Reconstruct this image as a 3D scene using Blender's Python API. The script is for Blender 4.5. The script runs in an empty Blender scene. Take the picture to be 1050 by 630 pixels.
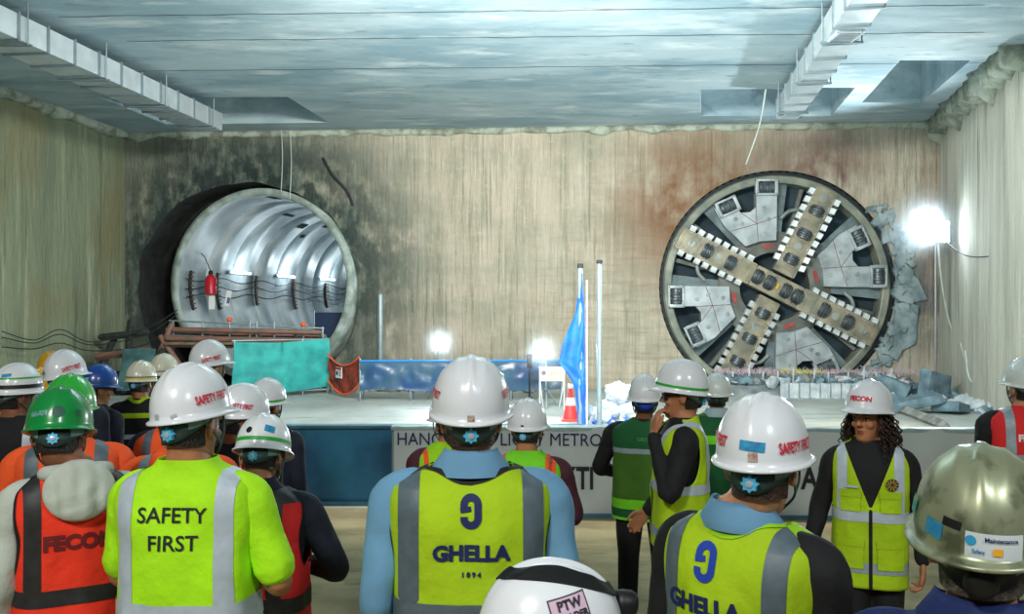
import bpy, bmesh, math, random
import numpy as np
from mathutils import Vector, Matrix, noise
from mathutils.geometry import delaunay_2d_cdt
random.seed(7)
PI = math.pi
SC = bpy.context.scene
COL = SC.collection
F, CX, CY, CAMZ = 900.0, 525.0, 315.0, 2.05      # focal length in px of the 1050 px frame, centre, eye height

# ------------------------------------------------------------------ camera, world, light, exposure
cam = bpy.data.cameras.new('camera')
camo = bpy.data.objects.new('camera', cam); COL.objects.link(camo)
camo.location = (0, 0, CAMZ); camo.rotation_euler = (PI/2, 0, 0)
cam.sensor_fit = 'HORIZONTAL'; cam.sensor_width = 36.0; cam.lens = F/1050*36
cam.clip_start = 0.05; cam.clip_end = 200
SC.camera = camo
SC.view_settings.view_transform = 'Standard'; SC.view_settings.look = 'None'
SC.view_settings.exposure = 0.0; SC.view_settings.gamma = 1.0
SC.view_settings.use_curve_mapping = False
w = bpy.data.worlds.new('world'); SC.world = w; w.use_nodes = True
w.node_tree.nodes['Background'].inputs[0].default_value = (0.25, 0.62, 0.70, 1)
w.node_tree.nodes['Background'].inputs[1].default_value = 0.06

def lamp(name, kind, loc, power, color=(1,1,1), size=0.2, target=None, size_y=None, spot=None, blend=0.5):
    l = bpy.data.lights.new(name, kind); l.energy = power; l.color = color
    if kind == 'AREA':
        l.size = size
        if size_y: l.shape = 'RECTANGLE'; l.size_y = size_y
    else:
        l.shadow_soft_size = size
    if kind == 'SPOT':
        l.spot_size = spot; l.spot_blend = blend
    o = bpy.data.objects.new(name, l); COL.objects.link(o); o.location = loc
    if target is not None:
        o.rotation_euler = (Vector(target)-Vector(loc)).to_track_quat('-Z', 'Y').to_euler()
    return o
# work lights hung under the station ceiling behind and above the crowd
lamp('hall_light', 'AREA', (-2.6, -2.0, 5.6), 270, (1.0, 0.97, 0.90), 0.8, (-0.6, 4.0, 1.2))
lamp('hall_light', 'AREA', (2.8, -2.4, 5.6), 140, (0.93, 0.98, 1.0), 0.8, (0.8, 4.0, 1.2))
# unseen area lamps brightening the far wall and, from below, the roof slab
lamp('bank_light', 'AREA', (-0.5, 9.3, 5.9), 1500, (1.0, 0.99, 0.92), 3.0, (1.0, 20.5, 2.2), 0.7)
lamp('bank_light', 'AREA', (3.0, 9.8, 1.3), 330, (0.74, 0.93, 1.0), 2.4, (2.0, 15.0, 6.6), 0.6)

# ------------------------------------------------------------------ pixel helpers (find places in the hall, not on the picture)
def at(px, py, d): return Vector(((px-CX)/F*d, d, CAMZ-(py-CY)/F*d))
def flr(px, py, z=0.0):
    d = (CAMZ-z)*F/(py-CY); return Vector(((px-CX)/F*d, d, z))
def onz(px, py, z): return at(px, py, (z-CAMZ)*F/(CY-py))
def lerp(a, b, t): return a+(b-a)*t
def sstep(a, b, x):
    t = max(0.0, min(1.0, (x-a)/(b-a))); return t*t*(3-2*t)

# ------------------------------------------------------------------ materials
def lin(c):
    return tuple((v/255/12.92 if v/255 <= 0.04045 else ((v/255+0.055)/1.055)**2.4) for v in c)
MATS = {}
def M(name, col, rough=0.6, metal=0.0, var=0.12, scale=6.0, bump=0.0, bscale=30.0, col2=None, emit=0.0, stretch=(1,1,1),
      alpha=1.0, coat=0.0, spec=0.5, detail=4.0, lo=0.35, hi=0.65, sheen=0.0):
    if name in MATS: return MATS[name]
    m = bpy.data.materials.new(name); m.use_nodes = True; MATS[name] = m
    nt = m.node_tree; N = nt.nodes; L = nt.links; b = N['Principled BSDF']
    c1 = lin(col)
    b.inputs['Roughness'].default_value = rough; b.inputs['Metallic'].default_value = metal
    b.inputs['Specular IOR Level'].default_value = spec
    b.inputs['Coat Weight'].default_value = coat; b.inputs['Coat Roughness'].default_value = 0.08
    b.inputs['Sheen Weight'].default_value = sheen
    b.inputs['Alpha'].default_value = alpha
    tc = N.new('ShaderNodeTexCoord'); mp = N.new('ShaderNodeMapping'); mp.inputs['Scale'].default_value = stretch
    L.new(tc.outputs['Object'], mp.inputs['Vector'])
    if var > 0 or col2:
        ns = N.new('ShaderNodeTexNoise'); ns.inputs['Scale'].default_value = scale; ns.inputs['Detail'].default_value = detail
        L.new(mp.outputs[0], ns.inputs['Vector'])
        r = N.new('ShaderNodeValToRGB'); r.color_ramp.elements[0].position = lo; r.color_ramp.elements[1].position = hi
        a = lin(col2) if col2 else tuple(v*(1-var) for v in c1)
        z = c1 if col2 else tuple(min(1, v*(1+var)) for v in c1)
        r.color_ramp.elements[0].color = (*a, 1); r.color_ramp.elements[1].color = (*z, 1)
        L.new(ns.outputs['Fac'], r.inputs[0]); L.new(r.outputs[0], b.inputs['Base Color'])
    else: b.inputs['Base Color'].default_value = (*c1, 1)
    if emit > 0:
        b.inputs['Emission Color'].default_value = (*c1, 1); b.inputs['Emission Strength'].default_value = emit
    if bump > 0:
        n2 = N.new('ShaderNodeTexNoise'); n2.inputs['Scale'].default_value = bscale; n2.inputs['Detail'].default_value = 5
        L.new(mp.outputs[0], n2.inputs['Vector'])
        bp = N.new('ShaderNodeBump'); bp.inputs['Strength'].default_value = bump; bp.inputs['Distance'].default_value = 0.02
        L.new(n2.outputs['Fac'], bp.inputs['Height']); L.new(bp.outputs[0], b.inputs['Normal'])
    return m

def concrete(name, base, layers, bump=0.4, rough=0.85, bdist=0.05, bst=(6, 6, 1.2)):
    """layers: list of (colour, stretch, scale, lo, hi, strength, mask) over the base; mask = (cx,cy,cz,r0,r1) keeps a stain local"""
    m = bpy.data.materials.new(name); m.use_nodes = True
    nt = m.node_tree; N = nt.nodes; L = nt.links; b = N['Principled BSDF']
    b.inputs['Roughness'].default_value = rough; b.inputs['Specular IOR Level'].default_value = 0.3
    tc = N.new('ShaderNodeTexCoord')
    cur = None
    for (c, st, sc, lo, hi, k, mask) in layers:
        mp = N.new('ShaderNodeMapping'); mp.inputs['Scale'].default_value = st; L.new(tc.outputs['Object'], mp.inputs['Vector'])
        ns = N.new('ShaderNodeTexNoise'); ns.inputs['Scale'].default_value = sc; ns.inputs['Detail'].default_value = 7; ns.inputs['Roughness'].default_value = 0.62
        L.new(mp.outputs[0], ns.inputs['Vector'])
        mr = N.new('ShaderNodeMapRange'); mr.inputs['From Min'].default_value = lo; mr.inputs['From Max'].default_value = hi
        mr.inputs['To Max'].default_value = k; L.new(ns.outputs['Fac'], mr.inputs['Value'])
        fac = mr.outputs[0]
        if mask:
            vs = N.new('ShaderNodeVectorMath'); vs.operation = 'SUBTRACT'; vs.inputs[1].default_value = mask[:3]
            L.new(tc.outputs['Object'], vs.inputs[0])
            v2 = N.new('ShaderNodeVectorMath'); v2.operation = 'MULTIPLY'
            v2.inputs[1].default_value = mask[5] if len(mask) > 5 else (1, 1, 1)
            L.new(vs.outputs[0], v2.inputs[0])
            ln = N.new('ShaderNodeVectorMath'); ln.operation = 'LENGTH'; L.new(v2.outputs[0], ln.inputs[0])
            wob = N.new('ShaderNodeMath'); wob.operation = 'MULTIPLY_ADD'; wob.inputs[1].default_value = 1.6; 
            L.new(ns.outputs['Fac'], wob.inputs[0]); L.new(ln.outputs['Value'], wob.inputs[2])
            mk = N.new('ShaderNodeMapRange'); mk.inputs['From Min'].default_value = mask[3]+0.8; mk.inputs['From Max'].default_value = mask[4]+0.8
            mk.inputs['To Min'].default_value = 1; mk.inputs['To Max'].default_value = 0; L.new(wob.outputs[0], mk.inputs['Value'])
            mu = N.new('ShaderNodeMath'); mu.operation = 'MULTIPLY'; L.new(fac, mu.inputs[0]); L.new(mk.outputs[0], mu.inputs[1]); fac = mu.outputs[0]
        mx = N.new('ShaderNodeMix'); mx.data_type = 'RGBA'
        L.new(fac, mx.inputs['Factor'])
        if cur is None: mx.inputs['A'].default_value = (*lin(base), 1)
        else: L.new(cur, mx.inputs['A'])
        mx.inputs['B'].default_value = (*lin(c), 1); cur = mx.outputs['Result']
    L.new(cur, b.inputs['Base Color'])
    mp = N.new('ShaderNodeMapping'); mp.inputs['Scale'].default_value = bst; L.new(tc.outputs['Object'], mp.inputs['Vector'])
    n2 = N.new('ShaderNodeTexNoise'); n2.inputs['Scale'].default_value = 1.6; n2.inputs['Detail'].default_value = 9; n2.inputs['Roughness'].default_value = 0.65
    L.new(mp.outputs[0], n2.inputs['Vector'])
    bp = N.new('ShaderNodeBump'); bp.inputs['Strength'].default_value = bump; bp.inputs['Distance'].default_value = bdist
    L.new(n2.outputs['Fac'], bp.inputs['Height']); L.new(bp.outputs[0], b.inputs['Normal'])
    return m

# ------------------------------------------------------------------ mesh helpers
class MB:
    def __init__(s): s.v = []; s.f = []; s.m = []
    def add(s, v, f, mi=0):
        o = len(s.v); s.v.extend([tuple(p) for p in v]); s.f.extend([tuple(i+o for i in q) for q in f]); s.m.extend([mi]*len(f)); return s
    def xf(s, mat):
        s.v = [tuple(mat @ Vector(p)) for p in s.v]; return s
    def join(s, o, mat=None, mi=None):
        n = len(s.v); s.v.extend(o.v if mat is None else [tuple(mat @ Vector(p)) for p in o.v])
        s.f.extend([tuple(i+n for i in q) for q in o.f]); s.m.extend(o.m if mi is None else [mi]*len(o.f)); return s
    def box(s, c, d, rot=None, mi=0, bev=0.0):
        hx, hy, hz = d[0]/2, d[1]/2, d[2]/2
        if bev <= 0:
            v = [(x*hx, y*hy, z*hz) for x in (-1,1) for y in (-1,1) for z in (-1,1)]
            f = [(0,1,3,2),(4,6,7,5),(0,4,5,1),(2,3,7,6),(0,2,6,4),(1,5,7,3)]
        else:
            bm = bmesh.new(); bmesh.ops.create_cube(bm, size=1)
            bmesh.ops.scale(bm, vec=d, verts=bm.verts)
            bmesh.ops.bevel(bm, geom=bm.edges[:], offset=bev, segments=2, affect='EDGES', profile=0.5)
            bm.verts.index_update(); v = [p.co[:] for p in bm.verts]; f = [tuple(p.index for p in q.verts) for q in bm.faces]; bm.free()
        R = rot if rot is not None else Matrix.Identity(3)
        s.add([R @ Vector(p) + Vector(c) for p in v], f, mi); return s
    def tube(s, pts, rad, n=10, mi=0, cap=True, sub=0, sx=1.0, up=None, sy=1.0):
        pts = [Vector(p) for p in pts]; rad = list(rad) if hasattr(rad, '__len__') else [rad]*len(pts)
        if sub:
            P = []; Rr = []
            for i in range(len(pts)-1):
                p0 = pts[max(i-1,0)]; p1 = pts[i]; p2 = pts[i+1]; p3 = pts[min(i+2,len(pts)-1)]
                for k in range(sub):
                    t = k/sub
                    P.append(0.5*((2*p1)+(p2-p0)*t+(2*p0-5*p1+4*p2-p3)*t*t+(3*p1-p0-3*p2+p3)*t**3)); Rr.append(lerp(rad[i], rad[i+1], t))
            P.append(pts[-1]); Rr.append(rad[-1]); pts, rad = P, Rr
        if cap:
            d0 = (pts[0]-pts[1]).normalized(); d1 = (pts[-1]-pts[-2]).normalized()
            pts = [pts[0]+d0*rad[0]*0.85, pts[0]+d0*rad[0]*0.55]+pts+[pts[-1]+d1*rad[-1]*0.55, pts[-1]+d1*rad[-1]*0.85]
            rad = [rad[0]*0.45, rad[0]*0.83]+rad+[rad[-1]*0.83, rad[-1]*0.45]
        t0 = (pts[1]-pts[0]).normalized()
        if up is None: up = Vector((0,0,1)) if abs(t0.z) < 0.9 else Vector((0,1,0))
        a = Vector(up) - t0*t0.dot(Vector(up)); a.normalize()
        v = []; f = []
        for i, p in enumerate(pts):
            if i == 0: t = t0
            elif i == len(pts)-1: t = (pts[i]-pts[i-1]).normalized()
            else: t = (pts[i+1]-pts[i-1]).normalized()
            a = a - t*t.dot(a); a.normalize(); b = t.cross(a)
            for k in range(n):
                an = 2*PI*k/n; v.append(p + a*math.cos(an)*rad[i]*sy + b*math.sin(an)*rad[i]*sx)
        for i in range(len(pts)-1):
            for k in range(n):
                k2 = (k+1) % n; f.append((i*n+k, i*n+k2, (i+1)*n+k2, (i+1)*n+k))
        f.append(tuple(range(n-1, -1, -1))); f.append(tuple((len(pts)-1)*n+k for k in range(n)))
        s.add(v, f, mi); return s
    def rings(s, R, mi=0, cap0=True, cap1=True):
        n = len(R[0]); v = [p for r in R for p in r]; f = []
        for i in range(len(R)-1):
            for k in range(n):
                k2 = (k+1) % n; f.append((i*n+k, i*n+k2, (i+1)*n+k2, (i+1)*n+k))
        if cap0: f.append(tuple(range(n-1, -1, -1)))
        if cap1: f.append(tuple((len(R)-1)*n+k for k in range(n)))
        s.add(v, f, mi); return s
    def ell(s, c, r, rot=None, n=14, m=9, mi=0):
        R = rot if rot is not None else Matrix.Identity(3); v = []; f = []
        for i in range(m+1):
            ph = -PI/2+PI*i/m; ph = max(-PI/2+0.04, min(PI/2-0.04, ph))
            for k in range(n):
                an = 2*PI*k/n
                v.append(R @ Vector((r[0]*math.cos(ph)*math.cos(an), r[1]*math.cos(ph)*math.sin(an), r[2]*math.sin(ph))) + Vector(c))
        for i in range(m):
            for k in range(n):
                k2 = (k+1) % n; f.append((i*n+k, i*n+k2, (i+1)*n+k2, (i+1)*n+k))
        f.append(tuple(range(n-1, -1, -1))); f.append(tuple(m*n+k for k in range(n)))
        s.add(v, f, mi); return s
    def lathe(s, prof, n=32, mat=None, mi=0, cap=True):      # prof: (r, h) about local z
        R = [[(r*math.cos(2*PI*k/n), r*math.sin(2*PI*k/n), h) for k in range(n)] for r, h in prof]
        t = MB().rings(R, mi, cap, cap); s.join(t, mat); return s
    def prism(s, poly, y0, y1, mi=0, mat=None):              # polygon in x,z extruded along y
        n = len(poly); ar = sum(poly[i][0]*poly[(i+1)%n][1]-poly[(i+1)%n][0]*poly[i][1] for i in range(n))
        if ar < 0: poly = poly[::-1]
        v = [(x, y0, z) for x, z in poly]+[(x, y1, z) for x, z in poly]
        f = [tuple(range(n)), tuple(range(2*n-1, n-1, -1))]+[(i, i+n, (i+1)%n+n, (i+1)%n) for i in range(n)]
        t = MB().add(v, f, mi); s.join(t, mat); return s

def mesh(name, mb, mats, smooth=False):
    me = bpy.data.meshes.new(name); me.from_pydata(mb.v, [], mb.f)
    for m in (mats if isinstance(mats, (list, tuple)) else [mats]): me.materials.append(m)
    if any(mb.m): me.polygons.foreach_set('material_index', mb.m)
    if smooth: me.polygons.foreach_set('use_smooth', [True]*len(me.polygons))
    me.update(); return me
def islands(mb, least=6):
    par = list(range(len(mb.v)))
    def find(i):
        while par[i] != i: par[i] = par[par[i]]; i = par[i]
        return i
    for q in mb.f:
        a = find(q[0])
        for i in q[1:]: par[find(i)] = a
    G = {}
    for q in mb.f: G.setdefault(find(q[0]), []).append(q)
    out = []
    for fs in G.values():
        if len(fs) < least: continue
        mp = {}; r = MB()
        for q in fs:
            for i in q:
                if i not in mp: mp[i] = len(r.v); r.v.append(mb.v[i])
            r.f.append(tuple(mp[i] for i in q))
        r.m = [0]*len(r.f); out.append(r)
    return out
def ob(name, mb, mats, parent=None, smooth=False, loc=None, auto=None):
    me = mb if isinstance(mb, bpy.types.Mesh) else mesh(name, mb, mats, smooth)
    o = bpy.data.objects.new(name, me); COL.objects.link(o)
    if parent is not None: o.parent = parent
    if loc is not None: o.location = loc
    if auto is not None and hasattr(me, 'set_sharp_from_angle'):
        me.polygons.foreach_set('use_smooth', [True]*len(me.polygons)); me.set_sharp_from_angle(angle=auto)
    return o
def tag(o, label=None, cat=None, group=None, kind=None):
    if label: o['label'] = label
    if cat: o['category'] = cat
    if group: o['group'] = group
    if kind: o['kind'] = kind
    return o
def empty(name, loc, label=None, cat=None, group=None, rz=0.0, sc=1.0):
    o = bpy.data.objects.new(name, None); COL.objects.link(o); o.location = loc; o.rotation_euler = (0, 0, rz); o.scale = (sc, sc, sc)
    o.empty_display_size = 0.1
    return tag(o, label, cat, group)
def remesh(mb, voxel, it=4, fac=0.5):
    me = mesh('tmp', mb, [])
    o = bpy.data.objects.new('tmp', me); COL.objects.link(o)
    r = o.modifiers.new('r', 'REMESH'); r.mode = 'VOXEL'; r.voxel_size = voxel; r.use_smooth_shade = True
    if it:
        s = o.modifiers.new('s', 'SMOOTH'); s.iterations = it; s.factor = fac
    dg = bpy.context.evaluated_depsgraph_get(); dg.update()
    out = bpy.data.meshes.new_from_object(o.evaluated_get(dg))
    bpy.data.objects.remove(o); bpy.data.meshes.remove(me)
    out.polygons.foreach_set('use_smooth', [True]*len(out.polygons))
    return out
def setmat(me, m):
    me.materials.clear(); me.materials.append(m); return me
def clip(v, f, val, keep=None):
    """keep the part of the surface where val > 0, cutting faces along the zero line"""
    nv = []; mp = {}; nf = []
    def vid(i):
        if i not in mp: mp[i] = len(nv); nv.append(v[i])
        return mp[i]
    def eid(i, j):
        k = (i, j) if i < j else (j, i)
        if k not in mp:
            a, b = val[k[0]], val[k[1]]; t = a/(a-b); p, q = v[k[0]], v[k[1]]
            mp[k] = len(nv); nv.append((p[0]+(q[0]-p[0])*t, p[1]+(q[1]-p[1])*t, p[2]+(q[2]-p[2])*t))
        return mp[k]
    for q in f:
        pos = [val[i] > 0 for i in q]
        if all(pos): nf.append(tuple(vid(i) for i in q)); continue
        if not any(pos): continue
        o = []; n = len(q)
        for a in range(n):
            i, j = q[a], q[(a+1) % n]
            if val[i] > 0: o.append(vid(i))
            if (val[i] > 0) != (val[j] > 0): o.append(eid(i, j))
        if len(o) > 2: nf.append(tuple(o))
    r = MB(); r.v = nv; r.f = nf; r.m = [0]*len(nf); return r
def pip(p, poly):
    x, y = p; c = False; n = len(poly)
    for i in range(n):
        x1, y1 = poly[i]; x2, y2 = poly[(i+1) % n]
        if (y1 > y) != (y2 > y) and x < (x2-x1)*(y-y1)/(y2-y1)+x1: c = not c
    return c
def holed(outer, holes):
    pts = [Vector(p) for p in outer]; E = [(i, (i+1) % len(outer)) for i in range(len(outer))]
    for h in holes:
        o = len(pts); pts += [Vector(p) for p in h]; E += [(o+i, o+(i+1) % len(h)) for i in range(len(h))]
    r = delaunay_2d_cdt(pts, E, [], 0, 1e-5); V = r[0]; T = []
    for t in r[2]:
        c = sum((V[i] for i in t), Vector((0, 0)))/len(t)
        if pip(c, outer) and not any(pip(c, h) for h in holes): T.append(tuple(t))
    return V, T
def text2d(s, size, bold=0.0, maxlen=None, align='CENTER'):
    cu = bpy.data.curves.new('t', 'FONT'); cu.body = s; cu.size = size; cu.align_x = align; cu.align_y = 'CENTER'; cu.offset = bold; cu.resolution_u = 3
    o = bpy.data.objects.new('t', cu); COL.objects.link(o)
    dg = bpy.context.evaluated_depsgraph_get(); me = bpy.data.meshes.new_from_object(o.evaluated_get(dg))
    bpy.data.objects.remove(o); bpy.data.curves.remove(cu)
    bm = bmesh.new(); bm.from_mesh(me); bpy.data.meshes.remove(me)
    bmesh.ops.triangulate(bm, faces=bm.faces[:])
    ml = maxlen or size*0.3
    for _ in range(3):
        es = [e for e in bm.edges if e.calc_length() > ml]
        if not es: break
        bmesh.ops.subdivide_edges(bm, edges=es, cuts=1); bmesh.ops.triangulate(bm, faces=bm.faces[:])
    bm.verts.index_update(); v = [(p.co.x, p.co.y) for p in bm.verts]; f = [tuple(p.index for p in q.verts) for q in bm.faces]; bm.free()
    return v, f
def stroke2d(path, w):
    """flat ribbon along a 2D path -> 2D verts, faces"""
    P = [Vector(p) for p in path]; v = []; f = []
    for i, p in enumerate(P):
        t = (P[min(i+1, len(P)-1)]-P[max(i-1, 0)]).normalized(); n = Vector((-t.y, t.x))
        v += [tuple(p+n*w/2), tuple(p-n*w/2)]
        if i: f.append((2*i-2, 2*i-1, 2*i+1, 2*i))
    return v, f
def disc2d(r, n=20, rings=3, cx=0, cy=0, sy=1.0):
    v = [(cx, cy)]; f = []
    for k in range(1, rings+1):
        for i in range(n): v.append((cx+r*k/rings*math.cos(2*PI*i/n), cy+sy*r*k/rings*math.sin(2*PI*i/n)))
    for i in range(n): f.append((0, 1+i, 1+(i+1) % n))
    for k in range(1, rings):
        for i in range(n):
            a = 1+(k-1)*n; b = 1+k*n; f.append((a+i, b+i, b+(i+1) % n, a+(i+1) % n))
    return v, f
def rect2d(x0, y0, x1, y1, nx=8, ny=3):
    v = [(lerp(x0, x1, i/nx), lerp(y0, y1, j/ny)) for j in range(ny+1) for i in range(nx+1)]
    f = [(j*(nx+1)+i, j*(nx+1)+i+1, (j+1)*(nx+1)+i+1, (j+1)*(nx+1)+i) for j in range(ny) for i in range(nx)]
    return v, f
# ------------------------------------------------------------------ the hall: floor, walls, ceiling
ZC = 6.59                                    # underside of the roof slab
cL = onz(128, 137, ZC); cR = onz(963, 125, ZC)
wl0 = onz(0, 90, ZC); wr0 = onz(1050, 45, ZC)
TUN = Vector((267, 292)); TBM = Vector((796, 294))
wdir = Vector((cR.x-cL.x, cR.y-cL.y, 0)); WL = wdir.length; wdir.normalize()
wn = Vector((wdir.y, -wdir.x, 0))             # towards the camera
def wall_pt(px, py):                         # where the sight line meets the far wall: (u along the wall, z) 
    dx = (px-CX)/F                            # x = dx*d ; point = cL + u*wdir
    den = wdir.x-dx*wdir.y; u = (dx*cL.y-cL.x)/den; d = cL.y+u*wdir.y
    return u, CAMZ-(py-CY)/F*d, d
def wp(u, z, out=0.0): return Vector((cL.x, cL.y, 0))+wdir*u+Vector((0, 0, z))+wn*out
WM = Matrix.Translation(Vector((cL.x, cL.y, 0))) @ Matrix(((wdir.x, -wn.x, 0, 0), (wdir.y, -wn.y, 0, 0), (0, 0, 1, 0), (0, 0, 0, 1)))  # x along wall, y into it
tu, tz, td = wall_pt(*TUN); TR = 99/F*td
bu, bz, bd = wall_pt(*TBM); BR = 115/F*bd
hu, hz, hd = wall_pt(253, 297); HR = 116/F*hd

m_floor_far = concrete('pale screed', (172, 180, 176), [((132, 142, 142), (1, 0.5, 1), 0.8, 0.45, 0.62, 0.55, None), ((90, 104, 108), (0.35, 2.2, 1), 1.2, 0.60, 0.66, 0.8, None),
    ((226, 214, 184), (1, 1, 1), 0.35, 0.5, 0.6, 0.6, (6.5, 14, 0, 3.0, 7.0))], 0.25, 0.6, 0.03, (1, 1, 1))
m_floor_near = concrete('sandy slab', (176, 160, 122), [((128, 116, 88), (0.6, 1.4, 1), 1.1, 0.42, 0.62, 0.8, None), ((84, 76, 58), (1, 2.5, 1), 2.2, 0.56, 0.7, 0.7, None)], 0.4, 0.8, 0.03, (3, 3, 3))
m_wall = concrete('cast wall', (192, 180, 162), [
    ((160, 154, 134), (1.4, 1.0, 0.25), 1.6, 0.42, 0.62, 0.7, None),
    ((214, 210, 196), (9.0, 9, 0.35), 1.3, 0.54, 0.68, 0.75, None),
    ((118, 120, 102), (6.0, 6, 0.20), 1.6, 0.54, 0.66, 0.75, None),
    ((96, 100, 88), (16.0, 9, 0.30), 1.2, 0.60, 0.68, 0.6, None),
    ((200, 192, 168), (3, 3, 2.5), 2.4, 0.52, 0.66, 0.5, None),
    ((126, 134, 116), (0.35, 1, 0.9), 1.0, 0.45, 0.6, 0.35, None),
    ((98, 118, 104), (0.5, 1, 0.6), 1.0, 0.34, 0.6, 0.75, (hu-1, 0, hz+1, 1.5, 6.5)),
    ((150, 132, 108), (0.5, 1, 5.0), 1.4, 0.5, 0.62, 0.5, (14.0, 0, 1.2, 1.8, 5.0)),
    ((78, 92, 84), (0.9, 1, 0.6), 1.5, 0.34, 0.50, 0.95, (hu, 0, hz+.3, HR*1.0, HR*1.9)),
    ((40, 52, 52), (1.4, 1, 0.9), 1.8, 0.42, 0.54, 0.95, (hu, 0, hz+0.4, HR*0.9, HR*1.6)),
    ((120, 82, 52), (0.7, 1, 0.5), 0.9, 0.34, 0.54, 0.95, (bu-1.9, 0, bz+2.0, 0.9, 3.0)),
    ((100, 66, 58), (0.9, 1, 0.5), 1.1, 0.38, 0.55, 0.85, (bu+1.1, 0, bz+2.7, 0.6, 2.0)),
    ((70, 92, 104), (0.9, 1, 0.6), 1.3, 0.36, 0.54, 0.85, (bu+2.9, 0, bz-0.3, 0.6, 2.0)),
    ((110, 72, 56), (4, 1, 0.3), 1.2, 0.42, 0.58, 0.8, (WL-0.1, 0, 3.6, 0.2, 1.9, (2.2, 1, 0.5))),
    ], 0.9, 0.85, 0.07)
m_wall_l = concrete('cast wall side', (134, 142, 116), [
    ((112, 122, 100), (1, 0.8, 0.15), 2.0, 0.42, 0.62, 0.8, None),
    ((186, 188, 162), (3, 5, 0.25), 1.0, 0.56, 0.70, 0.7, None),
    ((128, 120, 84), (1, 0.5, 0.4), 0.9, 0.5, 0.64, 0.7, None),
    ((60, 68, 58), (2, 3, 0.15), 1.5, 0.58, 0.70, 0.6, None)], 0.9, 0.85, 0.07)
m_wall_r = concrete('cast wall right', (196, 196, 182), [
    ((160, 162, 150), (1, 1.0, 0.12), 2.0, 0.42, 0.62, 0.75, None),
    ((216, 218, 210), (3, 5, 0.2), 1.0, 0.56, 0.70, 0.7, None),
    ((122, 92, 66), (1, 1.4, 0.14), 1.3, 0.56, 0.68, 0.8, (9.0, 18.0, 5.2, 1.2, 4.2)),
    ((96, 98, 84), (1, 3, 0.12), 1.3, 0.58, 0.70, 0.6, None)], 0.9, 0.85, 0.07)
m_ceil = concrete('roof slab', (166, 184, 190), [
    ((112, 142, 154), (0.35, 0.9, 1), 0.9, 0.42, 0.60, 0.7, None),
    ((206, 214, 214), (0.5, 1.5, 1), 1.2, 0.54, 0.68, 0.7, None),
    ((96, 116, 124), (0.8, 2.2, 1), 2.0, 0.60, 0.72, 0.6, None)], 0.35, 0.8, 0.04, (1, 2.2, 1))
m_dark = M('wet soil', (38, 42, 40), 0.95, var=0.4, scale=3, bump=0.8, bscale=6)  # one dark tone for the bore gaps, soil and corner rubble
m_seam = M('seam shadow gap', (70, 84, 88), 0.9)  # dark tone of the slab's formwork joints

fz = 8.95
ob('floor', MB().add([(-14, -5, 0), (9, -5, 0), (9, fz, 0), (-14, fz, 0)], [(0, 1, 2, 3)]), m_floor_near)['kind'] = 'structure'
ob('floor', MB().add([(-14, fz, 0), (12, fz, 0), (12, 26, 0), (-14, 26, 0)], [(0, 1, 2, 3)]), m_floor_far)['kind'] = 'structure'

# far wall with the two bores
circ = lambda u, z, r, n=96, jit=0.0: [(u+r*math.cos(2*PI*k/n)*(1+jit*noise.noise(Vector((math.cos(2*PI*k/n)*4, math.sin(2*PI*k/n)*4, u)))), z+r*math.sin(2*PI*k/n)*(1+jit*noise.noise(Vector((math.cos(2*PI*k/n)*4, math.sin(2*PI*k/n)*4, u+9))))) for k in range(n)]
hole1 = [(x, max(hz+(z-hz)*(0.955 if z > hz else 1.0), 0.02)) for x, z in circ(hu, hz, HR, 96, 0.04)]
hole2 = [(x, max(z, 0.02)) for x, z in circ(bu, bz, BR*1.035, 128)]
def fix(h):                                   # drop duplicate points along the floor
    o = []
    for p in h:
        if not o or (abs(p[0]-o[-1][0])+abs(p[1]-o[-1][1])) > 1e-4: o.append(p)
    return o
hole1, hole2 = fix(hole1), fix(hole2)
V, T = holed([(-0.3, 0), (WL+0.3, 0), (WL+0.3, ZC+0.3), (-0.3, ZC+0.3)], [hole1, hole2])
b = MB().add([(p.x, 0, p.y) for p in V], T)
for h, dep in ((hole1, 1.3), (hole2, 0.9)):
    n = len(h); b.add([(x, 0, z) for x, z in h]+[(x, dep, z) for x, z in h], [(i, (i+1) % n, (i+1) % n+n, i+n) for i in range(n)], 1)
b.add([(hu-HR*1.1, 1.3, 0), (hu+HR*1.1, 1.3, 0), (hu+HR*1.1, 1.3, hz+HR*1.1), (hu-HR*1.1, 1.3, hz+HR*1.1)], [], 1)
wb = ob('wall_back', b, [m_wall, m_dark]); wb.matrix_world = WM; wb['kind'] = 'structure'
# soil behind the lining, seen in the gap round the left bore
Vs, Ts = holed([(hu-HR*1.2, 0), (hu+HR*1.2, 0), (hu+HR*1.2, hz+HR*1.2), (hu-HR*1.2, hz+HR*1.2)], [fix([(x, max(z, 0.02)) for x, z in circ(tu+0.12, tz, TR*1.0)])])
so = ob('soil_face', MB().add([(p.x, 1.3, p.y) for p in Vs], Ts), m_dark); so.matrix_world = WM; so['kind'] = 'structure'

def wallstrip(name, pts, mat, z1=ZC+0.3, nz=1):
    v = []; f = []
    for p in pts: v += [(p[0], p[1], 0), (p[0], p[1], z1)]
    for i in range(len(pts)-1): f.append((2*i, 2*i+2, 2*i+3, 2*i+1))
    o = ob(name, MB().add(v, f), mat); o['kind'] = 'structure'; return o
dl = (Vector((wl0.x, wl0.y))-Vector((cL.x, cL.y))).normalized()
lend = Vector((wl0.x, wl0.y))+dl*24
wallstrip('wall_left', [(cL.x, cL.y), (wl0.x, wl0.y), tuple(lend)], m_wall_l)
dr = (Vector((wr0.x, wr0.y))-Vector((cR.x, cR.y))).normalized()
rmid = Vector((wr0.x, wr0.y))+dr*1.5
wallstrip('wall_right', [(cR.x, cR.y), (wr0.x, wr0.y), tuple(rmid), (8.2, -5)], m_wall_r)

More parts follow.
